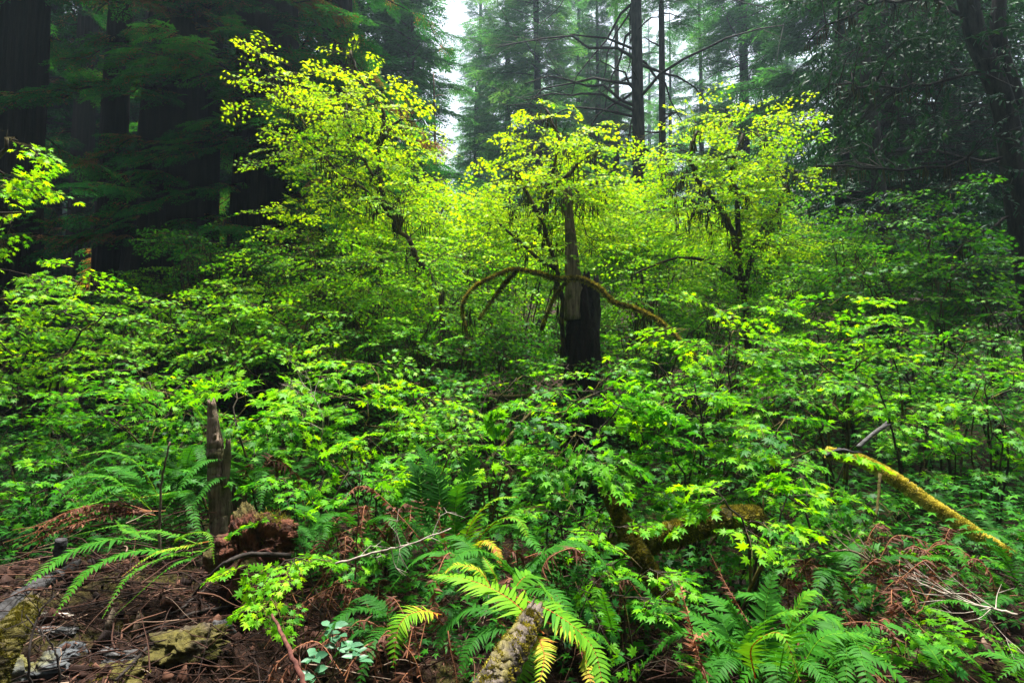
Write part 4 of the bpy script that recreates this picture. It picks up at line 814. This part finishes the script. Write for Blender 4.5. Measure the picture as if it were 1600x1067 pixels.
# bottom-right fern group
B3 = at(1215, 1040, 2.2)
fern('large bright green fern cluster at the bottom right of centre', B3, [
    (P3([(1205, 1060, 2.2), (1195, 1000, 2.25), (1198, 940, 2.3), (1210, 885, 2.35)]), .095, (.15, .3)),
    (P3([(1175, 1060, 2.1), (1170, 1000, 2.1), (1215, 960, 2.0), (1265, 955, 1.95)]), .08, (.4, .5)),
    (P3([(1215, 1060, 2.1), (1235, 990, 2.0), (1290, 960, 1.95), (1345, 1012, 1.9)]), .085, (.38, .45)),
    (P3([(1180, 1060, 1.9), (1175, 1010, 1.85), (1220, 990, 1.75), (1250, 1062, 1.7)]), .06, (.5, .58)),
    (P3([(1240, 1070, 2.1), (1280, 1000, 2.1), (1330, 990, 2.1), (1385, 1003, 2.1)]), .07, (.35, .45)),
    (P3([(1215, 1070, 2.3), (1240, 960, 2.3), (1270, 925, 2.3), (1300, 945, 2.3)]), .06, (.45, .55)),
    (P3([(1160, 1070, 2.2), (1140, 1000, 2.2), (1120, 960, 2.25), (1060, 940, 2.3)]), .08, (.15, .25)),
    (P3([(1150, 1080, 2.1), (1125, 1030, 2.1), (1110, 1000, 2.1), (1060, 990, 2.1)]), .075, (.2, .3)),
    (P3([(1270, 1080, 2.0), (1300, 1040, 1.95), (1340, 1030, 1.9), (1395, 1066, 1.85)]), .07, (.25, .35)),
    (P3([(1200, 1080, 2.0), (1150, 1030, 2.0), (1130, 1040, 1.95), (1105, 1090, 1.9)]), .07, (.12, .2)),
    (P3([(1230, 1080, 1.9), (1250, 1035, 1.85), (1275, 1045, 1.8), (1300, 1085, 1.75)]), .07, (.2, .3)),
    (P3([(1190, 1080, 2.3), (1160, 980, 2.3), (1150, 960, 2.3), (1135, 925, 2.3)]), .07, (.1, .2)),
    (P3([(1100, 1060, 2.0), (1085, 1000, 2.0), (1075, 960, 2.0), (1060, 905, 2.05)]), .045, (.6, 1.), 'd'),
    (P3([(1110, 1080, 2.0), (1090, 1020, 1.95), (1085, 1000, 1.95), (1110, 985, 1.95)]), .05, (.5, .9), 'd'),
    (P3([(1180, 990, 2.4), (1150, 940, 2.4), (1130, 905, 2.45), (1110, 865, 2.5)]), .035, (.4, .6), 'd'),
] + auto_fronds(at(1230, 1060, 2.4), 14, .62, .09, .25, dead=.1) + auto_fronds(at(1330, 1060, 2.3), 10, .55, .08, .28, dead=.1))
fern('pale ragged fern at the bottom right corner', at(1560, 1080, 2.1), [
    (P3([(1600, 1080, 2.0), (1560, 1010, 2.05), (1500, 970, 2.1), (1440, 945, 2.2)]), .06, (.5, .45)),
    (P3([(1620, 1090, 1.9), (1590, 1040, 1.9), (1550, 1020, 1.95), (1510, 1025, 2.0)]), .06, (.35, .4)),
    (P3([(1490, 1090, 2.0), (1470, 1040, 2.0), (1450, 1010, 2.05), (1420, 985, 2.1)]), .05, (.3, .4)),
    (P3([(1560, 1090, 2.0), (1530, 1040, 2.0), (1480, 1010, 2.05), (1440, 1015, 2.1)]), .06, (.3, .4)),
    (P3([(1640, 1090, 1.8), (1620, 1040, 1.8), (1600, 1030, 1.8), (1560, 1060, 1.8)]), .06, (.3, .35)),
])
fern('fern arching left under the lower end of the fallen mossy pole', at(1560, 930, 3.0), [
    (P3([(1590, 930, 3.0), (1520, 880, 2.9), (1460, 870, 2.85), (1420, 880, 2.8)]), .08, (.3, .4)),
    (P3([(1590, 940, 3.0), (1540, 900, 2.9), (1490, 905, 2.8), (1450, 930, 2.7)]), .07, (.25, .35)),
    (P3([(1595, 930, 3.0), (1570, 870, 3.0), (1550, 850, 3.0), (1510, 850, 3.0)]), .07, (.1, .25)),
    (P3([(1600, 940, 2.9), (1570, 930, 2.8), (1550, 940, 2.7), (1530, 970, 2.6)]), .07, (.1, .2)),
    (P3([(1600, 900, 2.9), (1610, 850, 2.9), (1590, 830, 2.9), (1570, 830, 2.9)]), .07, (.1, .2)),
    (P3([(1590, 930, 2.9), (1530, 930, 2.8), (1440, 900, 2.7), (1380, 905, 2.6)]), .04, (.3, .5), 'd'),
])
# left ferns
fern('fern sprawling left over the bare bank with one broad smooth frond', at(225, 830, 3.0), [
    (P3([(215, 842, 2.95), (160, 845, 2.85), (100, 868, 2.75), (42, 912, 2.6)]), .125, (.25, .45)),
    (P3([(300, 870, 2.9), (220, 860, 2.8), (140, 890, 2.65), (85, 960, 2.5)]), .075, (.3, .45)),
    (P3([(310, 850, 2.9), (250, 830, 2.9), (200, 830, 2.9), (180, 812, 2.9)]), .045, (.4, .5)),
    (P3([(320, 860, 2.9), (260, 870, 2.8), (200, 900, 2.7), (160, 965, 2.55)]), .045, (.5, .4)),
    (P3([(330, 845, 2.85), (280, 855, 2.8), (240, 865, 2.75), (190, 900, 2.65)]), .04, (.72, .6)),
    (P3([(335, 850, 2.85), (300, 870, 2.8), (260, 890, 2.7), (180, 960, 2.6)]), .03, (.25, .4)),
    (P3([(250, 845, 3.0), (215, 835, 3.0), (190, 820, 3.0), (120, 835, 2.9)]), .04, (.35, .5)),
    (P3([(270, 850, 2.9), (290, 835, 2.85), (325, 835, 2.8), (335, 880, 2.75)]), .035, (.5, .55)),
])
def arch_dead():
    fr = []; j = lambda: rng.normal(0, 7)
    for k in range(9):
        s = k * 6 - 24
        fr.append((P3([(235 + s + j(), 800 + j(), 3.3), (170 + s * .6 + j(), 792 + s * .25 + j(), 3.25), (100 + s * .3 + j(), 815 + s * .3 + j(), 3.1), (40 + s * .2 + 2 * j(), 850 + s * .6 + j(), 3.0)]), .042, (.35, .75), 'd'))
    fr.append((P3([(240, 800, 3.4), (200, 770, 3.3), (150, 785, 3.25), (90, 800, 3.2)]), .05, (.55, .5)))
    fr.append((P3([(240, 800, 3.4), (200, 765, 3.3), (170, 745, 3.25), (120, 745, 3.2)]), .07, (.4, .5)))
    return fr
fern('arched mass of brown dead fern fronds above the bank, far left', at(240, 805, 3.4), arch_dead())
b = at(250, 790, 3.8); b[2] = max(b[2], float(ter(b[0], b[1])))
fern('leafy fern crown between the bare stick and the upright snag', b, auto_fronds(b, 14, .75, .075, .28) + [(P3([(260, 800, 3.8), (220, 730, 3.7), (170, 705, 3.6), (110, 715, 3.5)]), .07, (.45, .55)), (P3([(330, 800, 3.8), (300, 770, 3.7), (250, 772, 3.6), (180, 785, 3.5)]), .05, (.5, .6))])
b = at(290, 760, 4.2); fern('shaded fern behind the upright snag, left side', b, auto_fronds(b, 12, .8, .08, .2, dead=.1))
b = at(415, 760, 3.9); fern('fern directly right of the upright snag', b, auto_fronds(b, 12, .7, .07, .25, dead=.1))
b = at(510, 850, 3.2); fern('small dark fern right of the rotten stump', b, auto_fronds(b, 11, .5, .055, .2, dead=.2))
b = at(600, 830, 3.3); fern('tangled fern with reddish dead fronds left of the tall dark fern', b, auto_fronds(b, 14, .55, .055, .2, dead=.5))
b = at(350, 975, 2.3); b[2] = float(ter(b[0], b[1])) + .02; fern('tiny bright fern sprig on the bare bank', b, auto_fronds(b, 4, .14, .025, .45, dead=0))
b = at(415, 1050, 2.0); b[2] = float(ter(b[0], b[1])) + .02; fern('tiny fern tuft with pale fronds at the bottom edge, left', b, auto_fronds(b, 5, .16, .028, .5, dead=.1))
b = at(940, 1000, 2.4); fern('drooping fern left of the low maple leaves, bottom centre', b, [
    (P3([(960, 1000, 2.4), (950, 960, 2.3), (935, 920, 2.25), (925, 985, 2.2)]), .05, (.35, .5)), (P3([(1075, 1000, 2.3), (1040, 960, 2.25), (990, 905, 2.3), (945, 910, 2.35)]), .05, (.1, .3)),
    (P3([(960, 1020, 2.2), (935, 990, 2.2), (915, 1000, 2.15), (940, 1060, 2.1)]), .05, (.3, .4))])
b = at(590, 1040, 2.2); fern('clump of withered brown ferns right of the grey-green seedling', b, auto_fronds(b, 12, .42, .035, .3, dead=1.0))
b = at(540, 960, 2.8); fern('dead brown fern hanging below the tangled ferns', b, auto_fronds(b, 12, .5, .04, .3, dead=.9))
b = at(1400, 960, 2.6); fern('reddish dead fern heap right of the green fern cluster', b, auto_fronds(b, 12, .5, .04, .3, dead=.85))
b = at(1430, 880, 3.1); fern('rusty dead fern tangle under the middle of the fallen pole', b, auto_fronds(b, 14, .5, .045, .3, dead=.8))
b = at(1570, 860, 3.9); fern('dark fern behind the lower end of the fallen pole', b, auto_fronds(b, 12, .7, .07, .15, dead=.1))
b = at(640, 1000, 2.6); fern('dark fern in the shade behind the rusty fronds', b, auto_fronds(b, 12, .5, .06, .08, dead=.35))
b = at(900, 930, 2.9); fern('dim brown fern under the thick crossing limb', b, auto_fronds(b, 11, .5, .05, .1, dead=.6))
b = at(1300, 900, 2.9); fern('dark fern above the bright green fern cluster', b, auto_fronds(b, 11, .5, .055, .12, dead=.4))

# ------------------------------------------------------------ low maple leaves in the foreground
maple('low young maple with dark green leaves beside the forked limb, bottom', 2.6, [(960, 880, 60, 28), (985, 950, 60, 32), (920, 905, 30, 40), (1010, 1000, 50, 26), (1050, 930, 30, 20)], dens=90, spray=.24, leaf=.058, tone=.36, shape=LEAF_HI, nauto=4, stem_r=.006, minr=.0015, name='young_maple')
maple('low young maple with yellow-green leaves below the rotten stump', 2.5, [(440, 880, 50, 16), (425, 925, 45, 14), (400, 955, 26, 14), (480, 870, 30, 14)], dens=150, spray=.22, leaf=.05, tone=.62, shape=LEAF_HI, nauto=3, stem_r=.006, minr=.0015, name='young_maple')
maple('low young maple at the bottom right corner below the bare twigs', 2.5, [(1430, 975, 55, 20), (1500, 985, 50, 22), (1400, 1030, 50, 26), (1450, 1050, 40, 16)], dens=90, spray=.26, leaf=.062, tone=.45, shape=LEAF_HI, nauto=3, stem_r=.006, minr=.0015, name='young_maple')
maple('small maple seedlings left of the thick mossy limb', 3.1, [(880, 800, 35, 20), (960, 830, 40, 16), (930, 870, 30, 14)], dens=70, spray=.25, leaf=.06, tone=.42, shape=LEAF_HI, nauto=3, stem_r=.006, minr=.0015, name='young_maple')
maple('scattered maple seedlings beneath the middle of the pole', 3.2, [(1310, 850, 60, 22), (1380, 850, 50, 18), (1260, 880, 50, 20), (1440, 870, 40, 16)], dens=55, spray=.26, leaf=.062, tone=.36, shape=LEAF_HI, nauto=3, stem_r=.006, minr=.0015, name='young_maple')
maple('maple seedlings between the rotten stump and the tangled ferns', 3.1, [(480, 800, 45, 26), (540, 830, 45, 24), (450, 760, 45, 24), (570, 770, 45, 24)], dens=60, spray=.26, leaf=.06, tone=.42, shape=LEAF_HI, nauto=3, stem_r=.006, minr=.0015, name='young_maple')
maple('small dark maple beneath the snag cluster at the far left', 3.8, [(60, 770, 80, 26), (130, 740, 60, 22), (30, 820, 60, 22)], dens=50, spray=.34, leaf=.075, tone=.32, shape=LEAF_HI, nauto=3, stem_r=.008, minr=.0015, name='young_maple')

# broad-leaved seedling (grey green)
b = at(520, 1055, 2.0); sd = empty('leafy_seedling', b, 'grey-green seedling with smooth oval leaves at the bottom left of centre', 'seedling')
a = Acc(); w = Acc()
for (px, py) in ((500, 1010), (535, 1000), (518, 985), (545, 1022), (560, 1015), (508, 1030)):
    q = P3([(520, 1055), ((520 + px) / 2, py + 22), (px, py)], 2.0); q[1:, 1] += rng.normal(0, .05); tube(w, spl(q, 6), .002, 4)
    n = 6; t = q[-1] + rng.normal(0, .012, (n, 3)); az = np.arange(n) * 2.4 + rng.random() * 6
    inst(a, OVAL, t, np.stack([np.cos(az), np.sin(az), np.full(n, .25)], 1), np.array([0, -.4, 1.]) + rng.normal(0, .3, (n, 3)), rng.uniform(.035, .06, n), rng.uniform(.02, .03, n), rng.random(n))
a.build('leaves', M['salal'], sd); w.build('stem', M['twig'], sd)

# ------------------------------------------------------------ sticks, roots, stones on the bank
def gp(px, py, dz=0.0):
    """point where the pixel's ray meets the ground"""
    Y = 1.2
    while Y < 12:
        p = at(px, py, Y)
        if p[2] <= float(ter(p[0], p[1])) + dz: break
        Y += .02
    return p
def gpath(pts, lift=.01): return np.array([gp(*p) + [0, 0, lift] for p in pts])
def stick(label, pts, r, m_='blackstick', twigs=0, name='fallen_branch', cat='stick', sides=7, jitter=1.0, tl=.2, group=None):
    q = spl(pts, 22); L = np.linalg.norm(q[-1] - q[0]); q[1:-1] += rng.normal(0, .0018 * jitter, (20, 3))
    a = Acc(); tube(a, q, np.linspace(r, r * .45, 22), sides, rough=.12)
    for k in range(twigs):
        i = rng.integers(4, 21); d = nrm(nrm(q[i] - q[i - 2]) + rng.normal(0, .7, 3)) * tl * rng.uniform(.4, 1)
        z = spl(np.array([q[i], q[i] + d * .5 + rng.normal(0, .02, 3), q[i] + d]), 6); tube(a, z, np.linspace(r * .4, r * .12, 6), 4, cap=False)
        for j in range(2):
            e = nrm(nrm(d) + rng.normal(0, .6, 3)) * tl * .35; tube(a, np.array([z[3], z[3] + e]), [r * .2, r * .08], 3, cap=False)
    o = a.build(name, M[m_], loc=q[0], smooth=True); return tag(o, label, cat, group)
stick('long dark curved branch arching down the bank from the rotten stump', np.vstack([P3([(455, 868, 2.85), (390, 866, 2.8), (345, 885, 2.7)]), gpath([(300, 940), (250, 1000), (180, 1075)], .03)]), .013)
stick('thinner dark stick lying beside the long curved branch', gpath([(372, 890), (310, 940), (270, 970), (200, 990)], .04), .008)
stick('black jagged stick lying across the mossy bank', gpath([(370, 955), (310, 965), (260, 985), (205, 1010)], .03), .010, twigs=3)
stick('reddish bare stem leaning at the bottom edge, left of the grey-green seedling', P3([(482, 1085, 1.8), (462, 1035, 1.85), (440, 990, 1.95), (425, 960, 2.1)]), .010, 'redtwig')
stick('thin upright grey stick standing on the bank left of the snag', P3([(250, 880, 3.0), (249, 830, 3.0), (252, 760, 3.0), (266, 690, 3.0)]), .009, 'snag', name='upright_stick')
stick('pale bare branch crossing left of the tall dark fern', P3([(525, 880, 2.5), (590, 862, 2.45), (640, 850, 2.4), (705, 825, 2.4)]), .0055, 'palestick', twigs=9, tl=.16)
stick('dark branching twig at the bottom left corner, nearest the camera', P3([(50, 1085, 1.7), (45, 1020, 1.7), (60, 960, 1.75), (85, 930, 1.8)]), .004, twigs=7, tl=.14)
stick('bare forked twig standing in front of the grey stones', P3([(92, 1085, 1.8), (90, 1030, 1.8), (75, 1000, 1.8), (40, 960, 1.8)]), .004, twigs=8, tl=.15)
stick('pale peeling stick on the red litter, lower left', gpath([(100, 1050), (120, 1030), (150, 1018)], .01), .006, 'palestick')
stick('slim brown cane rising left of the tall dark fern', P3([(555, 905, 2.6), (558, 840, 2.6), (560, 780, 2.6), (562, 740, 2.6)]), .004, 'redtwig')
stick('knotted bare branch tangle below the pole, right', P3([(1480, 950, 2.7), (1400, 905, 2.8), (1330, 860, 2.9), (1270, 870, 3.0)]), .008, 'snag', twigs=18, tl=.34)
stick('bare grey twigs fanning at the right, above the corner fern', P3([(1590, 960, 2.4), (1530, 945, 2.5), (1470, 925, 2.6), (1420, 900, 2.7)]), .006, 'palestick', twigs=16, tl=.28)
stick('mossy dead twig hanging below the broken end of the pole', P3([(1375, 740, 3.5), (1370, 800, 3.4), (1350, 850, 3.3), (1345, 900, 3.2)]), .010, 'mosslog', twigs=9, tl=.22)
stick('grey bare twig cluster low in the thicket left of centre', P3([(500, 700, 3.9), (505, 660, 3.9), (490, 620, 3.9), (470, 595, 3.9)]), .005, 'palestick', twigs=12, tl=.25)
stick('dark sapling stem rising in the thicket right of centre', P3([(1100, 830, 3.9), (1092, 750, 3.9), (1098, 670, 3.9), (1085, 600, 3.9)]), .012, twigs=8, tl=.3)
stick('dark sapling stem rising behind the fallen pole', P3([(1412, 760, 4.1), (1400, 700, 4.1), (1388, 650, 4.1), (1370, 600, 4.1)]), .010, twigs=6, tl=.3)
stick('brown limb lying in the dark hollow, centre', P3([(640, 640, 5.8), (740, 622, 5.8), (830, 618, 5.8), (900, 600, 5.8)]), .035, 'mosslog')
stick('mossy limb rising through the middle of the thicket', P3([(730, 760, 4.6), (790, 690, 4.8), (835, 640, 5.0), (880, 612, 5.2)]), .022, 'mosslog')
log('mossy_log', 'mossy log end leaning at the bottom left corner', 'log', P3([(-30, 1080, 1.9), (10, 1000, 2.0), (50, 945, 2.15)]), [.06, .05, .032], 'mosslog', 50, 24, moss=22000, tone=(.0, .45), jag=.04, rough=.04, ln=(.005, .014), wd=.003)
log('wooden_post', 'short grey cut post in the shade, far left', 'post', P3([(92, 885, 3.0), (94, 860, 3.0), (96, 842, 3.0)]), [.028, .028, .026], 'greylog', 10, 12)
log('grey_log', 'long grey weathered log slanting at the left edge below the broad frond', 'log', np.array([gp(-40, 1010) + [0, 0, .0], gp(30, 935) + [0, 0, .0], gp(110, 890) + [0, 0, .0]]), [.035, .04, .03], 'greylog', 30, 16, jag=.08, fl=.2, rough=.03)
def chunk(label, px, py, sz, m_, seed, name='wood_chunk', cat='wood piece', group=None, amp=.2):
    p = gp(px, py) + [0, 0, sz[2] * .35]; a = Acc(); lump(a, p, sz, seed, amp, 44, 60); return tag(a.build(name, M[m_], loc=p), label, cat, group)
chunk('flat pale splinter of wood under the corner log, upper one', 70, 965, (.09, .03, .014), 'palestick', 11)
chunk('flat pale splinter of wood under the corner log, lower one', 78, 988, (.10, .035, .016), 'grey', 12)
chunk('blue-grey stone on the red litter, lower left', 112, 1022, (.05, .045, .03), 'stone', 13, 'stone', 'stone')
chunk('mossy grey stone beside the blue-grey one', 80, 1040, (.06, .05, .035), 'stone', 14, 'stone', 'stone')
chunk('large mossy stone at the bottom edge, left', 20, 1060, (.08, .07, .05), 'stone', 15, 'stone', 'stone')
chunk('mossy hump of rotting wood at the bottom edge, left', 190, 1060, (.13, .08, .045), 'mosslog', 16, 'mossy_hump', 'mossy mound', amp=.3)
chunk('mossy hump of rotting wood below the black jagged stick', 300, 1015, (.13, .09, .05), 'mosslog', 17, 'mossy_hump', 'mossy mound', amp=.3)
chunk('grey upturned wood shard near the bottom edge', 172, 1030, (.11, .03, .025), 'grey', 18, amp=.35)
chunk('grey shard of wood sticking from the litter, middle of the bank', 345, 990, (.05, .02, .035), 'grey', 19, amp=.3)

# litter on the ground: stuff
a = Acc(); n = 60000
x = rng.uniform(-4.2, 4.2, n); y = 1.2 + 4.5 * rng.random(n) ** 1.3; ok = np.abs(x) < y * 1.05; x, y = x[ok], y[ok]; n = len(x)
e = .02; gz = ter(x, y); nx = -(ter(x + e, y) - gz) / e; ny = -(ter(x, y + e) - gz) / e; gn = nrm(np.stack([nx, ny, np.ones(n)], 1))
th = rng.uniform(0, 6.28, n); d = np.stack([np.cos(th), np.sin(th), rng.normal(0, .25, n)], 1); d -= (d * gn).sum(1, keepdims=True) * gn * .8
inst(a, BLADE, np.stack([x, y, gz + rng.uniform(.002, .03, n)], 1), d, gn + rng.normal(0, .4, (n, 3)), rng.uniform(.015, .07, n), rng.uniform(.0025, .009, n), rng.random(n) ** 1.6)
tag(a.build('forest_litter', M['litter']), 'reddish litter of needles, twigs and dead leaves covering the ground', 'litter', kind='stuff')
a = Acc(); n = 60000
x = rng.uniform(-3.6, 3.6, n); y = 1.3 + 3.6 * rng.random(n)
mk = (np.sin(x * 4.1 + 1.3 * np.sin(y * 3)) + np.sin(y * 5.3 + x * 2.2) + rng.normal(0, .35, n)) > .75; x, y = x[mk], y[mk]; n = len(x)
inst(a, BLADE, np.stack([x, y, ter(x, y) - .002], 1), np.array([0, 0, 1.]) + rng.normal(0, .5, (n, 3)), rng.normal(0, 1, (n, 3)), rng.uniform(.008, .028, n), rng.uniform(.004, .008, n), rng.random(n) * .75)
tag(a.build('ground_moss', M['moss']), 'olive moss cushions growing in patches over the bank', 'moss', kind='stuff')
a = Acc()
for k in range(1500):
    if k < 330: x_ = rng.uniform(-2.5, -.75); y_ = rng.uniform(1.8, 3.5); yw = R(-125) + rng.normal(0, .9); l = rng.uniform(.15, .55); zz = rng.uniform(.01, .08)
    else: y_ = rng.uniform(2.0, 4.6); x_ = rng.uniform(-.75, 1.0) * y_ * .95; yw = rng.uniform(0, 6.28); l = rng.uniform(.15, .5); zz = rng.uniform(.02, .35)
    b_ = np.array([x_, y_, float(ter(x_, y_)) + zz]); h_ = np.array([math.sin(yw), math.cos(yw), rng.normal(0, .3 if k > 330 else .12)])
    e_ = b_ + h_ * l; e_[2] = max(e_[2], float(ter(e_[0], e_[1])) + .01)
    m1 = b_ + (e_ - b_) * .35 + rng.normal(0, .016, 3) * l * 2 + [0, 0, .01]; m2 = b_ + (e_ - b_) * .7 + rng.normal(0, .016, 3) * l * 2 + [0, 0, .01]
    rs_ = rng.choice([.5, .6, .8, 1, 1, 1.7]); tube(a, spl([b_, m1, m2, e_], 8), np.linspace(.003, .001, 8) * rs_, 4, cap=False, tone=rng.random() ** 1.2)
b2 = Acc(); OCT = (np.array([[.5, 0, 0], [-.5, .1, .05], [0, .5, .1], [.1, -.55, 0], [.05, .1, .5], [-.2, 0, .35], [0, 0, -.3]]), np.array([[0, 2, 4], [2, 5, 4], [2, 1, 5], [1, 3, 5], [3, 4, 5], [3, 0, 4], [0, 6, 2], [2, 6, 1], [1, 6, 3], [3, 6, 0]]))
n = 5200; x = rng.uniform(-3.2, 2.6, n); y = 1.5 + 2.6 * rng.random(n); ok = (np.abs(x) < y * 1.05); x, y = x[ok], y[ok]; n = len(x); th = rng.uniform(0, 6.28, n); sz = .008 + .05 * rng.random(n) ** 4
inst(b2, OCT, np.stack([x, y, ter(x, y) + sz * .15], 1), np.stack([np.cos(th), np.sin(th), rng.normal(0, .3, n)], 1), np.array([0, 0, 1.]) + rng.normal(0, .3, (n, 3)), sz * rng.uniform(.8, 3.2, n), sz * .5, rng.random(n) ** 1.3)
tag(b2.build('bark_debris', M['litter']), 'crumbled bark chips and wood fragments lying over the bank', 'bark debris', kind='stuff')
tag(a.build('dead_stalks', M['litter']), 'tangle of thin dead stalks and fallen twigs over the bank and under the ferns', 'dead stalks', kind='stuff')
# small ground plants filling the shaded floor under the thicket
a = Acc(); n = 34000
y = 3.0 + 8 * rng.random(n); x = rng.uniform(-1.05, 1.05, n) * y
ok = ~((x < -.9) & (y < 3.5)); x, y = x[ok], y[ok]; n = len(x); gz = ter(x, y)
inst(a, LEAF_LO, np.stack([x, y, gz + .04 + .55 * rng.random(n) ** 1.3], 1), np.stack([np.cos(x * 50), np.sin(x * 50), np.full(n, -.1)], 1), np.array([0, -.2, 1.]) + rng.normal(0, .3, (n, 3)), rng.uniform(.05, .09, n), rng.uniform(.05, .09, n), rng.uniform(0, .38, n))
tag(a.build('undergrowth', M['maple']), 'low green undergrowth in the shade beneath the thicket', 'undergrowth', kind='stuff')
print('tris', sum(len(o.data.polygons) for o in bpy.data.objects if o.type == 'MESH'))
